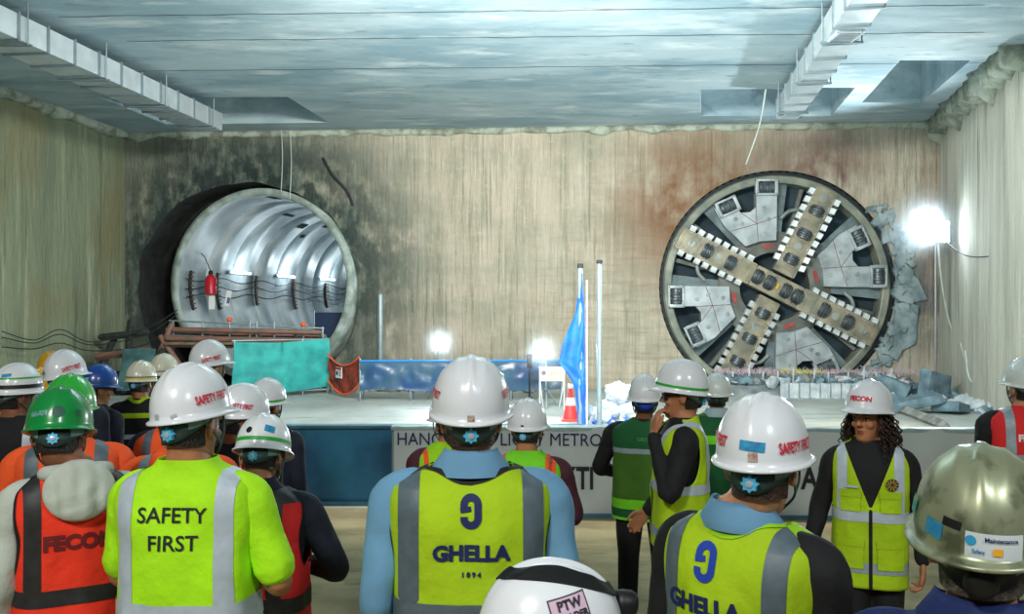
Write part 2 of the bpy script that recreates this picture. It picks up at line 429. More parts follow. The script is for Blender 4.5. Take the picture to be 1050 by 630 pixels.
# roof slab with the recessed pockets at its far end
def cpoly(pts): return [tuple(onz(x, y, ZC).xy) for x, y in pts]
pk = [
    [(-8.9, 19.0), (-4.85, 18.95), (-4.5, 21.6), (-8.6, 21.8)],
    cpoly([(717, 92), (806, 91), (806, 119), (719, 119)]),
    cpoly([(812, 90), (877, 90), (852, 119), (812, 119)]),
    cpoly([(923, 62), (995, 62), (944, 106), (884, 105)]),
]
outer = [(-14.5, -5), (9, -5), (9.5, 14), (11.2, 21.3), (cR.x+0.2, cR.y+0.2), (cL.x-0.2, cL.y+0.2), (-11.5, 18), (-14.5, 0)]
V, T = holed(outer, pk)
b = MB().add([(p.x, p.y, ZC) for p in V], T)
for h in pk:
    n = len(h); b.add([(x, y, ZC) for x, y in h]+[(x, y, ZC+1.0) for x, y in h], [(i, (i+1) % n, (i+1) % n+n, i+n) for i in range(n)]+[tuple(range(n, 2*n))], 0)
ce = ob('ceiling', b, [m_ceil]); ce['kind'] = 'structure'
# formwork joints across the slab
seams = [(42, 16, 40), (76, 20, 72), (80, 22, 60)]
random.seed(3)
sb = MB()
for k, (yl, yr) in enumerate([(17, 5), (42, 33), (73, 64)]):
    p0 = onz(130 if k else 60, yl, ZC); p1 = onz(1010, yr, ZC); n = 60; v = []
    for i in range(n+1):
        p = p0.lerp(p1, i/n); j = 0.05*noise.noise(Vector((i*0.35, k*5, 0))); wdt = 0.012+0.018*max(0, noise.noise(Vector((i*0.6, k*3, 4))))
        v += [(p.x, p.y+j-wdt, ZC-0.004), (p.x, p.y+j+wdt, ZC-0.004)]
    sb.add(v, [(2*i, 2*i+1, 2*i+3, 2*i+2) for i in range(n)])
tr = ob('trim_1', sb, m_seam); tr['kind'] = 'structure'
# rough kicker along the top of the far wall and cove on the right
def ragged(name, A, B, mat, h0, dpt, n=90, seed=0, drop=0.12):
    A = Vector(A); B = Vector(B); d = (B-A).normalized(); nn = Vector((d.y, -d.x, 0)); R = []
    for i in range(n+1):
        p = A.lerp(B, i/n); q = noise.noise(Vector((i*0.22, seed, 0))); q2 = noise.noise(Vector((i*0.6, seed, 7)))
        R.append([p+Vector((0, 0, 0.0))-nn*0.05, p+nn*(dpt*(1+0.4*q)), p+nn*(dpt*0.8*(1+0.5*q2))-Vector((0, 0, h0*(0.7+0.6*q+0.4*q2))), p-nn*0.05-Vector((0, 0, h0*(1.1+drop*8*q)))])
    o = ob(name, MB().rings(R), mat, smooth=True); o['kind'] = 'structure'; return o
m_kick = concrete('rough kicker', (176, 184, 168), [((110, 116, 100), (1, 1, 1), 2.5, 0.45, 0.6, 0.8, None)], 1.0, 0.9, 0.05, (4, 4, 4))
ragged('trim_2', (cL.x, cL.y, ZC), (cR.x, cR.y, ZC), m_kick, 0.16, 0.10, 140, 1)
ragged('trim_3', (cR.x+0.1, cR.y+0.2, ZC), (wr0.x, wr0.y, ZC), m_kick, 0.42, 0.38, 60, 5)
ragged('trim_4', (lend.x, lend.y, ZC), (cL.x, cL.y, ZC), m_kick, 0.2, 0.16, 120, 9)
# a vertical strip of brown seepage and the joints of the wall panels
# ------------------------------------------------------------------ tunnel
tax = Vector((0.165, 1, 0)).normalized(); t0 = wp(tu, tz, -0.05)
def tun_pt(s, ang, r):
    bend = 0.0035*s*s
    c = t0+tax*s+Vector((tax.y, -tax.x, 0))*bend
    ad = (tax+Vector((tax.y, -tax.x, 0))*0.007*s).normalized(); sd = Vector((ad.y, -ad.x, 0))
    return c+sd*r*math.cos(ang)+Vector((0, 0, 1))*r*math.sin(ang)
m_lin = M('segment lining', (205, 214, 216), 0.38, var=0.0, col2=(150, 165, 170), scale=1.2, bump=0.12, bscale=5)
m_groove = M('segment joint', (104, 120, 126), 0.8)
m_pocket = M('bolt pocket', (28, 36, 40), 0.9)
b = MB(); n = 72; rows = []; s = 0.0; kinds = []
for k in range(19):
    for (ds, dr_) in ((0, 0), (1.36, 0), (1.37, 0.03), (1.39, 0.03)):
        rows.append([tun_pt(s+ds, 2*PI*i/n, TR*0.93+dr_) for i in range(n)]); kinds.append(1 if dr_ else 0)
    s += 1.4
t = MB().rings(rows, 0, False, False); t.m = [(1 if kinds[min(i//n+1, len(kinds)-1)] else 0) if i < (len(rows)-1)*n else 0 for i in range(len(t.f))]
b.join(t)
R2 = [[tun_pt(0, 2*PI*i/n, TR*0.93) for i in range(n)], [tun_pt(-0.06, 2*PI*i/n, TR*0.94) for i in range(n)], [tun_pt(-0.06, 2*PI*i/n, TR) for i in range(n)], [tun_pt(1.6, 2*PI*i/n, TR) for i in range(n)]]
b.rings(R2, 2, False, False)
random.seed(11)
for k in range(16):                              # bolt pockets and grout sockets, their dark depth painted as flat patches
    for a0 in (1.15, 1.5, 1.75, 2.0, 2.22):
        if random.random() < 0.45 or (k < 2 and a0 > 1.6): continue
        a = a0+random.uniform(-0.09, 0.09); sc = 1.4*k+random.uniform(0.15, 0.8); da = random.choice((0.03, 0.045, 0.055)); L_ = random.choice((0.35, 0.5, 0.7)); r = TR*0.93-0.012
        b.add([tun_pt(sc, a-da, r), tun_pt(sc+L_, a-da, r), tun_pt(sc+L_, a+da, r), tun_pt(sc, a+da, r)], [(0, 1, 2, 3)], 3)
b.rings([[tun_pt(26.5, 2*PI*i/n, TR*0.93) for i in range(n)], [tun_pt(26.5, 2*PI*i/n, 0.05) for i in range(n)]], 0, False, False)
tl = ob('tunnel_lining', b, [m_lin, m_groove, M('lining end face', (176, 190, 184), 0.7, col2=(120, 134, 124), scale=3), m_pocket], smooth=True); tl['kind'] = 'structure'
# invert slab inside the tunnel
zi = 0.12
b = MB(); v = []
for i in range(20):
    s = -0.05+i*1.4; p = tun_pt(s, 0, 0); sd = Vector((tax.y, -tax.x, 0)); hw = math.sqrt(max(0.1, (TR*0.93)**2-(tz-zi)**2))
    a = p-sd*hw; c = p+sd*hw; v += [(a.x, a.y, zi), (c.x, c.y, zi)]
b.add(v, [(2*i, 2*i+1, 2*i+3, 2*i+2) for i in range(19)]); o = ob('tunnel_invert', b, m_floor_far); o['kind'] = 'structure'
m_white_emit = M('tube light', (226, 246, 255), 0.5, var=0, emit=9)
m_galv = M('galvanised steel', (196, 206, 210), 0.42, 0.55, var=0.1, scale=3, bump=0.05)
for k, s in enumerate((2.6, 5.6, 8.8, 12.5, 17.0)):  # added battens where the lining only shows glare from hidden lamps
    ang = PI-0.20; p = tun_pt(s, ang, TR*0.93-0.10); q = tun_pt(s+1.1, ang, TR*0.93-0.10)
    o = empty('tunnel_light', p, ['nearest glaring batten light on the tunnel lining', 'second batten light along the tunnel lining', 'third batten light along the tunnel lining', 'fourth batten light along the tunnel lining', 'farthest batten light deep in the tunnel'][k], 'light', 'batten lights in the tunnel')
    ob('lamp_tube', MB().tube([Vector((0, 0, 0)), q-p], 0.035, 10), m_white_emit, o, True)
    d = (q-p).normalized(); sd = (tun_pt(s, ang, 2)-tun_pt(s, ang, 1)).normalized()
    ob('housing', MB().tube([sd*0.06-d*0.05, q-p+sd*0.06+d*0.05], 0.05, 4), m_galv, o)
    lo = lamp('tunnel_lamp', 'POINT', tun_pt(s+0.5, ang-0.12, TR*0.93-0.36), 30 if k else 16, (0.78, 0.93, 1.0), 0.12)
# ------------------------------------------------------------------ tunnel boring machine in the right bore
m_steel = M('dusty steel', (170, 176, 172), 0.5, 0.25, col2=(122, 132, 130), scale=2.5, bump=0.15, bscale=10)
m_steel2 = M('dusty spoke steel', (168, 158, 134), 0.55, 0.15, col2=(120, 120, 106), scale=3.0, bump=0.2, bscale=14)
m_rim = M('dusty rim steel', (150, 152, 136), 0.55, 0.2, col2=(104, 112, 104), scale=2.0, bump=0.15, bscale=9)
m_plate = M('hard faced plate', (186, 194, 196), 0.45, 0.25, col2=(140, 150, 154), scale=2.2, bump=0.12, bscale=12)
m_cut = M('disc cutter steel', (96, 104, 108), 0.4, 0.6, var=0.25, scale=9)
m_cutd = M('cutter housing', (38, 50, 56), 0.7, 0.2, var=0.2)
m_scr = M('scraper bit', (214, 220, 220), 0.45, 0.2, var=0.12, scale=8)
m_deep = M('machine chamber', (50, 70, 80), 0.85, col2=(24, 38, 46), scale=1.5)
m_deepring = M('chamber ring', (118, 124, 118), 0.7, 0.1, col2=(84, 84, 78), scale=2)
m_weld = M('oxide weld', (120, 86, 84), 0.7, var=0.3)
m_redox = M('red primer', (170, 62, 60), 0.6, var=0.2)
R_ = BR
tb = empty('boring_machine', wp(bu, bz, -0.02), 'round dusty steel cutterhead of a boring machine breaking through the far wall', 'boring machine')
tb.rotation_euler = (0, 0, math.atan2(wdir.y, wdir.x))
def pol(r, a): return (r*R_*math.cos(a), r*R_*math.sin(a))
def xz(a, b=0.0): return Matrix.Rotation(-a, 4, 'Y')      # turn local x towards angle a in the x-z plane
rim = MB(); n = 128
rim.rings([[(r*R_*math.cos(2*PI*k/n), y, r*R_*math.sin(2*PI*k/n)) for k in range(n)] for r, y in ((0.925, 0.5), (0.925, 0.02), (0.935, 0.0), (0.985, 0.0), (1.0, 0.05), (1.0, 0.6))], 0, False, False)
ob('rim', rim, m_rim, tb, auto=0.5)
ed = MB(); n = 360
ed.rings([[((r+(0.012 if (k//2) % 2 else 0)*(q))*R_*math.cos(2*PI*k/n), y, (r+(0.012 if (k//2) % 2 else 0)*q)*R_*math.sin(2*PI*k/n)) for k in range(n)] for r, y, q in ((1.002, 0.5, 0), (1.002, 0.03, 0), (1.022, 0.03, 1), (1.022, 0.5, 1))], 0, False, False)
ob('shield_edge', ed, M('shield edge', (24, 34, 38), 0.6, 0.3), tb)
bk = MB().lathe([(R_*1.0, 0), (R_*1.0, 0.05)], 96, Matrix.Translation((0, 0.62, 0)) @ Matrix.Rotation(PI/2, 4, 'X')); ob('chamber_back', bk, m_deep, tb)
ir = MB(); n = 96
ir.rings([[(r*R_*math.cos(2*PI*k/n), y, r*R_*math.sin(2*PI*k/n)) for k in range(n)] for r, y in ((0.31, 0.6), (0.31, 0.16), (0.47, 0.16), (0.50, 0.2), (0.50, 0.6))], 0, False, False)
ob('inner_ring', ir, m_deepring, tb, auto=0.5)
for a in (100, 15, -70, 195):
    q = MB(); A = math.radians(a)
    q.rings([[pol(r, A-0.13)[0:1]+(y,)+pol(r, A-0.13)[1:], pol(r, A+0.13)[0:1]+(y,)+pol(r, A+0.13)[1:], pol(r+0.03, A+0.13)[0:1]+(y,)+pol(r+0.03, A+0.13)[1:], pol(r+0.03, A-0.13)[0:1]+(y,)+pol(r+0.03, A-0.13)[1:]] for r, y in ((0.36, 0.13), (0.36, 0.17))])
    ob('primer_strip', q, m_redox, tb)
# buckets and struts seen in the openings behind the face
for k in range(16):
    A = 2*PI*k/16+0.12; q = MB().box((0.70*R_, 0.36, 0), (0.42*R_, 0.22, 0.035*R_)); q.xf(xz(A)); ob('rib', q, m_deepring, tb)
TH = math.radians(-27.4)
def cutter(parent, r, off, rad, wid, A, y=-0.0, name='disc_cutter'):
    q = MB(); prof = []
    for x, rr in ((-0.5, 0.55), (-0.5, 0.80), (-0.36, 0.82), (-0.3, 0.98), (-0.24, 1.0), (-0.18, 0.98), (-0.13, 0.84), (-0.07, 0.84), (-0.03, 0.98), (0.03, 1.0), (0.08, 0.98), (0.13, 0.84), (0.18, 0.84), (0.22, 0.98), (0.3, 0.98), (0.36, 0.82), (0.5, 0.80), (0.5, 0.55)):
        prof.append((rr*rad, x*wid))
    q.lathe(prof, 22, Matrix.Translation((r*R_, y, off*R_)) @ Matrix.Rotation(PI/2, 4, 'Y'))
    q.xf(xz(A)); return ob(name, q, m_cut, parent, auto=0.6)
def rosette(parent, r, off, A):
    q = MB(); T = Matrix.Translation((r*R_, -0.085, off*R_)) @ Matrix.Rotation(PI/2, 4, 'X')
    q.lathe([(0.034*R_, -0.05), (0.034*R_, 0.0), (0.026*R_, 0.004), (0.026*R_, -0.002), (0.015*R_, -0.002), (0.015*R_, 0.012), (0.004, 0.012)], 20, T); q.xf(xz(A)); return ob('nozzle', q, m_steel, parent, auto=0.6)
hubp = MB().box((0, 0.10, 0), (0.46*R_, 0.36, 0.20*R_), bev=0.03); hubp.xf(xz(TH)); hub = ob('hub', hubp, m_steel2, tb, auto=0.5)
for x in (-0.19, -0.075, 0.085, 0.195): cutter(hub, x, 0.0, 0.072*R_, 0.085*R_, TH, -0.06)
q = MB().box((0.004*R_, -0.1, 0), (0.03*R_, 0.04, 0.06*R_), bev=0.01); q.xf(xz(TH)); ob('hub_key', q, M('brass yellow', (196, 160, 70), 0.5, 0.2), hub)
random.seed(5)
for k in range(4):
    A = TH+k*PI/2; long_ = k % 2 == 0; r0 = 0.23 if long_ else 0.125
    q = MB(); q.box(((r0+0.97)/2*R_, 0.10, 0), ((0.97-r0)*R_, 0.36, 0.20*R_), bev=0.025)
    for zz in (-0.092, 0.092): q.box(((r0+0.97)/2*R_, -0.09, zz*R_), ((0.95-r0)*R_, 0.03, 0.014*R_))
    for i in range(9):                                     # shims and bolted cover plates
        rr = lerp(r0+0.05, 0.93, i/8); q.box((rr*R_, -0.088, 0), (0.012*R_, 0.02, 0.17*R_))
    for i in range(14):
        rr = lerp(r0+0.03, 0.95, i/13)
        for zz in (-0.07, 0.07): q.box((rr*R_, -0.09, zz*R_), (0.014*R_, 0.02, 0.014*R_))
    q.xf(xz(A)); sp = ob('spoke', q, m_steel2, tb, auto=0.5)
    for rr in ((0.46, 0.69) if long_ else (0.27, 0.52, 0.75)): cutter(sp, rr, 0, 0.072*R_, 0.085*R_, A, -0.06)
    for rr in ((0.575, 0.84) if long_ else (0.40, 0.88)): rosette(sp, rr, 0, A)
    for sd in (-1, 1):
        rr = 0.32 if long_ else 0.24
        while rr < 0.96:
            q = MB(); h = 0.028*R_; j = random.uniform(-0.1, 0.1)
            v = [(-h, 0.05, -h*0.85), (h, 0.05, -h*0.85), (h, 0.05, h*0.85), (-h, 0.05, h*0.85), (-h*0.95, -0.13, -h*0.8), (h*0.95, -0.13, -h*0.8), (h*0.95, -0.08, h*0.8), (-h*0.95, -0.08, h*0.8),
                 (-h*0.95, -0.115, 0.0), (h*0.95, -0.115, 0.0)]
            f = [(0, 1, 2, 3), (0, 4, 5, 1), (2, 7, 3) if False else (2, 6, 7, 3), (4, 8, 9, 5), (8, 7, 6, 9), (1, 5, 9, 6, 2), (0, 3, 7, 8, 4)]
            q.add(v, f); q.box((0, -0.02, sd*-h*1.15), (h*1.2, 0.12, h*0.5))
            q.xf(Matrix.Translation((rr*R_, -0.02, sd*0.122*R_)) @ Matrix.Rotation(j, 4, 'Y')); q.xf(xz(A)); ob('scraper', q, m_scr, tb); rr += 0.0815
m_sect = M('recessed sector steel', (120, 136, 138), 0.6, 0.15, col2=(84, 98, 100), scale=2.4, bump=0.2, bscale=8)
for k in range(8):                                         # recessed sector panels either side of each wear plate
    a0, a1 = (math.radians(x)+(k//2)*PI/2 for x in ((83, 92) if k % 2 else (126, 133))); q = MB(); n = 10
    q.rings([[(r*R_*math.cos(lerp(a0, a1, i/n)), y, r*R_*math.sin(lerp(a0, a1, i/n))) for r, y in ((0.50, 0.2), (0.93, 0.2), (0.93, 0.3), (0.50, 0.3))] for i in range(n+1)]); ob('sector_panel', q, m_sect, tb, auto=0.5)
P0 = [(-.27, .36), (-.14, .405), (0, .414), (.005, .654), (.005, .836), (-.177, .836), (-.174, .712), (-.23, .665), (-.313, .66), (-.39, .773), (-.545, .695), (-.454, .538), (-.36, .45)]
def pl(x, z): return (x*R_, z*R_)
for k in range(4):
    Rk = Matrix.Rotation(k*PI/2, 4, 'Y')                   # quarter turns of the same wear plate
    q = MB(); q.prism([pl(*p) for p in P0], -0.03, 0.30)
    q.xf(Rk); fp = ob('wear_plate', q, m_plate, tb, auto=0.5)
    q = MB()
    for (a, c) in (((-.16, .40), (-.18, .71)), ((-.17, .56), (.0, .62)), ((-.17, .56), (-.42, .49)), ((-.17, .56), (-.31, .66))):
        A_, C_ = Vector((a[0]*R_, -0.032, a[1]*R_)), Vector((c[0]*R_, -0.032, c[1]*R_)); d = (C_-A_).normalized(); nn = Vector((-d.z, 0, d.x))*0.009
        q.add([A_-nn, C_-nn, C_+nn, A_+nn], [(0, 1, 2, 3)])
    q.xf(Rk); ob('weld_seam', q, m_weld, fp)
    for (x, z) in ((-.11, .70), (-.07, .60), (-.30, .56), (-.10, .47), (-.24, .43), (-.36, .60)):
        q = MB().lathe([(0.02*R_, 0), (0.02*R_, 0.02), (0.012*R_, 0.024), (0.011*R_, 0.012)], 14, Matrix.Translation((x*R_, -0.03, z*R_)) @ Matrix.Rotation(PI/2, 4, 'X')); q.xf(Rk); ob('plug', q, m_steel, fp, auto=0.6)
    for (x, z, rot) in ((-.43, .715, 0.42), (-.088, .885, 0.0)):
        q = MB()
        for (dx, dz, sx, sz) in ((-0.085, 0, 0.03, 0.14), (0.085, 0, 0.03, 0.14), (0, 0.062, 0.2, 0.02), (0, -0.062, 0.2, 0.02)): q.box((dx*R_, -0.03, dz*R_), (sx*R_, 0.16, sz*R_), bev=0.01)
        T = Rk @ Matrix.Translation((x*R_, 0, z*R_)) @ Matrix.Rotation(-rot, 4, 'Y'); q.xf(T); bx = ob('cutter_box', q, m_plate, fp, auto=0.5)
        q = MB().box((0, 0.06, 0), (0.15*R_, 0.05, 0.11*R_)); q.xf(T); ob('box_back', q, m_cutd, bx)
        q = MB(); prof = [(rr*0.062*R_, xx*0.13*R_) for xx, rr in ((-0.5, 0.5), (-0.5, 0.8), (-0.3, 0.82), (-0.24, 1), (-0.14, 1), (-0.08, 0.84), (0.08, 0.84), (0.14, 1), (0.24, 1), (0.3, 0.82), (0.5, 0.8), (0.5, 0.5))]
        q.lathe(prof, 20, Matrix.Translation((0, -0.02, 0)) @ Matrix.Rotation(PI/2, 4, 'Y')); q.xf(T); ob('disc_cutter', q, m_cut, bx, auto=0.6)
    # curved pipe in the opening beside each plate
    q = MB().tube([pl(.06, .62)[0:1]+(0.18,)+pl(.06, .62)[1:], pl(.13, .68)[0:1]+(0.15,)+pl(.13, .68)[1:], pl(.24, .69)[0:1]+(0.2,)+pl(.24, .69)[1:]], 0.05, 10, sub=4); q.xf(Rk); ob('pipe', q, m_steel, tb, True)
# broken concrete hanging on round the right of the bore
m_chunk = M('blue grey broken concrete', (150, 166, 168), 0.9, col2=(88, 108, 114), scale=2.6, bump=1.0, bscale=7)
random.seed(21)
ch = MB()
def chunk(poly, y0, y1):
    ch.prism(poly, y0, y1)
for k in range(110):
    a = math.radians(random.uniform(-54, 40)); r = 1.045+0.16*random.random()**1.4; p = pol(r, a); s_ = random.uniform(0.06, 0.20)
    pts = sorted([random.uniform(0, 2*PI) for _ in range(7)])
    chunk([(bu+p[0]+s_*math.cos(t)*random.uniform(0.6, 1.2), max(0.02, bz+p[1]+s_*math.sin(t)*random.uniform(0.6, 1.3))) for t in pts], -random.uniform(0.02, 0.14), 0.1)
for poly in ([(1.0, .48), (1.17, .50), (1.28, .40), (1.12, .24), (1.06, .12)], [(1.06, .2), (1.22, .06), (1.30, -.12), (1.12, -.15), (1.05, -.05)], [(1.03, -.15), (1.22, -.2), (1.2, -.5), (1.0, -.62)]):
    chunk([(bu+x*R_, bz+z*R_) for x, z in poly], -0.07, 0.1)
o = ob('broken_concrete', ch, m_chunk); o.matrix_world = WM; tag(o, 'jagged blue grey broken concrete clinging to the wall right of the cutterhead', 'rubble', kind='stuff')

# ------------------------------------------------------------------ ducts under the roof
def duct(label, P, Q, wdt, zt, zb, lens, group, vents=()):
    """P->Q along the underside's near edge line (world xy), body to the given side"""
    P = Vector((P[0], P[1])); Q = Vector((Q[0], Q[1])); d = (Q-P).normalized(); s_ = Vector((d.y, -d.x))
    o = empty('air_duct', (P.x, P.y, zb), label, 'duct', group); L_ = (Q-P).length
    e = lambda t, sd, z: (d.x*t+s_.x*sd, d.y*t+s_.y*sd, z-zb)
    t = 0.0; g = 0.012
    k = 0
    while t < L_-0.05:
        t2 = min(L_, t+lens)
        q = MB(); q.rings([[e(t+g, 0, zb), e(t+g, wdt, zb), e(t+g, wdt, zt), e(t+g, 0, zt)], [e(t2-g, 0, zb), e(t2-g, wdt, zb), e(t2-g, wdt, zt), e(t2-g, 0, zt)]])
        c = q.v
        ob('duct_section', q, m_galv, o)
        fl = 0.03; q = MB(); q.rings([[e(t2-0.02, -fl, zb-fl), e(t2-0.02, wdt+fl, zb-fl), e(t2-0.02, wdt+fl, zt+fl), e(t2-0.02, -fl, zt+fl)], [e(t2+0.02, -fl, zb-fl), e(t2+0.02, wdt+fl, zb-fl), e(t2+0.02, wdt+fl, zt+fl), e(t2+0.02, -fl, zt+fl)]])
        ob('flange', q, m_flange, o)
        if k % 3 == 0:
            q = MB()
            for sd in (-0.05, wdt+0.05): q.tube([e(t2-0.15, sd, zb-0.03), e(t2-0.15, sd, ZC)], 0.012, 6)
            q.box(e(t2-0.15, wdt/2, zb-0.035), (wdt+0.16, 0.05, 0.03)); ob('hanger', q, m_flange, o)
        t = t2; k += 1
    for tv in vents:
        q = MB(); a = 0.08
        for (x0, x1, y0, y1) in ((0.06, wdt-0.06, -0.02, 0.02),):
            for j in range(7): q.box(Vector(e(tv+j*0.07, wdt/2, zb-0.02)), (wdt-0.14, 0.02, 0.03))
            for sd in (0.06, wdt-0.06): q.box(Vector(e(tv+0.21, sd, zb-0.02)), (0.03, 0.5, 0.045))
            for tt in (-0.04, 0.46): q.box(Vector(e(tv+tt, wdt/2, zb-0.02)), (wdt-0.1, 0.03, 0.045))
        gr = ob('grille', q, m_galv, o)
        q = MB().box(Vector(e(tv+0.21, wdt/2, zb-0.004)), (wdt-0.14, 0.44, 0.006)); ob('grille_back', q, m_deep, gr)
    return o
m_flange = M('duct flange', (120, 136, 142), 0.5, 0.5, var=0.1)
Z1b, Z1t = 6.00, 6.38
A1, B1 = onz(0, 32, Z1b), onz(228, 134, Z1b); d1 = (B1-A1).normalized(); A1 = A1-d1*5.4
o = duct('long galvanised air duct hung on the left under the roof slab', B1.xy, A1.xy, 0.72, Z1t, Z1b, 0.675, 'galvanised air ducts')
A2, B2 = onz(846, 43, Z1b), onz(797, 121, Z1b); d2 = (B2-A2).normalized(); A2 = A2-d2*5.5
duct('short galvanised air duct with grilles hung on the right under the roof slab', A2.xy, B2.xy, 0.46, Z1t, Z1b, 0.8, 'galvanised air ducts', (5.0, 10.3))

# ------------------------------------------------------------------ barrier wall and banner
m_blue = M('blue painted steel', (44, 120, 158), 0.42, 0.0, col2=(28, 84, 122), scale=2.2, bump=0.12, bscale=3, spec=0.5)
m_cap = M('barrier cap', (70, 112, 130), 0.5, 0.1, var=0.15)
bt = empty('barrier', (-5.6, 9.13, 0), 'low blue painted steel barrier standing left of the printed banner', 'barrier', 'barrier panels across the hall')
q = MB().box((2.2, 0, 0.42), (8.3, 0.05, 0.77), bev=0.008); ob('panel', q, m_blue, bt)
q = MB().box((2.2, 0.0, 0.81), (8.3, 0.14, 0.035), bev=0.006); ob('cap_rail', q, m_cap, bt)
q = MB().box((2.2, 0.0, 0.02), (8.3, 0.16, 0.04)); ob('base_rail', q, m_cap, bt)
m_hoard = M('pale grey barrier paint', (150, 170, 172), 0.6, col2=(118, 140, 146), scale=1.4, bump=0.15, bscale=3)
def bpt(px): # right barrier line, slightly nearer to the right
    d = lerp(8.62, 8.42, (px-403)/597); return Vector(((px-CX)/F*d, d, 0))
E0, E1 = bpt(401), bpt(1120); ln = (E1-E0).length; an = math.atan2(E1.y-E0.y, E1.x-E0.x)
ba = empty('barrier', E0, 'long pale grey barrier carrying the printed banner', 'barrier', 'barrier panels across the hall', an)
ob('panel', MB().box((ln/2, 0.06, 0.43), (ln, 0.05, 0.82), bev=0.008), m_hoard, ba)
ob('cap_rail', MB().box((ln/2, 0.06, 0.86), (ln, 0.16, 0.04), bev=0.008), M('pale cap', (150, 172, 176), 0.5, var=0.1), ba)
ob('base_rail', MB().box((ln/2, 0.06, 0.02), (ln, 0.2, 0.04)), m_cap, ba)
for k in range(6): ob('post', MB().box((0.1+k*(ln-0.2)/5, 0.13, 0.42), (0.06, 0.08, 0.8)), m_cap, ba)
m_ban = M('white banner vinyl', (190, 200, 204), 0.55, var=0.05, scale=2)
def bsurf(x, z): return (x, -0.012-0.012*noise.noise(Vector((x*2.2, z*1.5, 3)))-0.010*math.sin(x*7+z*5)*0.3-0.015*max(0, noise.noise(Vector((x*3-z*4, z*2, 8)))), z)
bl = (bpt(1000)-E0).length; nx, nz = 200, 28; v = []; f = []
for j in range(nz+1):
    for i in range(nx+1): v.append(bsurf(lerp(0.03, bl, i/nx), lerp(0.02, 0.885-0.01*math.sin(i*0.3)**2, j/nz)))
for j in range(nz):
    for i in range(nx): f.append((j*(nx+1)+i, j*(nx+1)+i+1, (j+1)*(nx+1)+i+1, (j+1)*(nx+1)+i))
bn = empty('banner', E0, 'long white printed banner draped on the barrier with dark blue lettering', 'banner', None, an)
ob('banner_sheet', MB().add(v, f), m_ban, bn, True)
m_navy = M('navy print', (24, 34, 84), 0.6, var=0); m_blackp = M('black print', (20, 24, 34), 0.6, var=0)
def btext(s, px0, py, size, mat, bold, px1=None, align='LEFT'):
    p0 = (bpt(px0)-E0).length; d = bpt(px0).y; z = CAMZ-(py-CY)/F*d
    t, tf = text2d(s, size, bold, 0.03, align); x0 = min(a for a, _ in t); sx = 1.0
    if px1: sx = ((bpt(px1)-E0).length-p0)/(max(a for a, _ in t)-x0)
    q = MB().add([tuple(Vector(bsurf(p0+(a-x0)*sx, z+c))-Vector((0, 0.016, 0))) for a, c in t], tf); words = []
    for g in sorted(islands(q, 1), key=lambda g: min(p[0] for p in g.v)):
        if words and min(p[0] for p in g.v)-max(p[0] for p in words[-1].v) < size*0.16: words[-1].join(g)
        else: words.append(g)
    for g in words: ob('lettering', g, mat, bn)
btext('HANOI PILOT LIGHT METRO LINE', 408, 450.5, 0.175, m_navy, 0.0, 655)
btext('KTI', 578, 491, 0.30, m_blackp, 0.008, 608); btext('AI', 820, 491, 0.30, m_blackp, 0.008, 842)

# ------------------------------------------------------------------ things on the far floor
m_tube = M('galvanised tube', (150, 166, 170), 0.45, 0.5, var=0.1)
m_rust = M('primed scaffold tube', (150, 104, 92), 0.6, 0.1, col2=(112, 96, 84), scale=4)
m_or = M('orange plastic', (240, 96, 44), 0.5, var=0.1)
# teal mesh screen
A, B = flr(239, 409), flr(338, 404)
ts = empty('mesh_screen', A, 'teal mesh fabric screen tied to a tube frame before the tunnel mouth', 'screen', None, math.atan2(B.y-A.y, B.x-A.x)); W_ = (B-A).length
v = []; f = []; nx, nz = 40, 24
for j in range(nz+1):
    for i in range(nx+1):
        u_, v_ = i/nx, j/nz; x = u_*W_+0.1*(v_-0.5)*(1 if u_ < 0.5 else -0.6); z = lerp(0.05+0.14*u_*u_, 1.27+0.05*u_-0.06*math.sin(u_*PI), v_); v.append((x, 0.03*math.sin(u_*9+v_*2)+0.05*noise.noise(Vector((u_*3, v_*3, 1))), z))
for j in range(nz):
    for i in range(nx): f.append((j*(nx+1)+i, j*(nx+1)+i+1, (j+1)*(nx+1)+i+1, (j+1)*(nx+1)+i))
ob('fabric', MB().add(v, f), M('teal mesh', (44, 176, 168), 0.7, col2=(24, 140, 140), scale=3, bump=0.2, bscale=90, alpha=0.93), ts, True)
for x in (0.05, W_*0.72, W_-0.03): ob('post', MB().tube([(x, 0.08, 0), (x, 0.08, 1.3)], 0.024, 8), m_tube, ts, True)
for z in (0.1, 1.29): ob('rail', MB().tube([(0, 0.08, z), (W_, 0.08, z)], 0.02, 8), m_tube, ts, True)
ob('brace', MB().tube([(W_, 0.08, 1.25), (W_+0.2, 0.55, 0)], 0.02, 8), m_tube, ts, True)
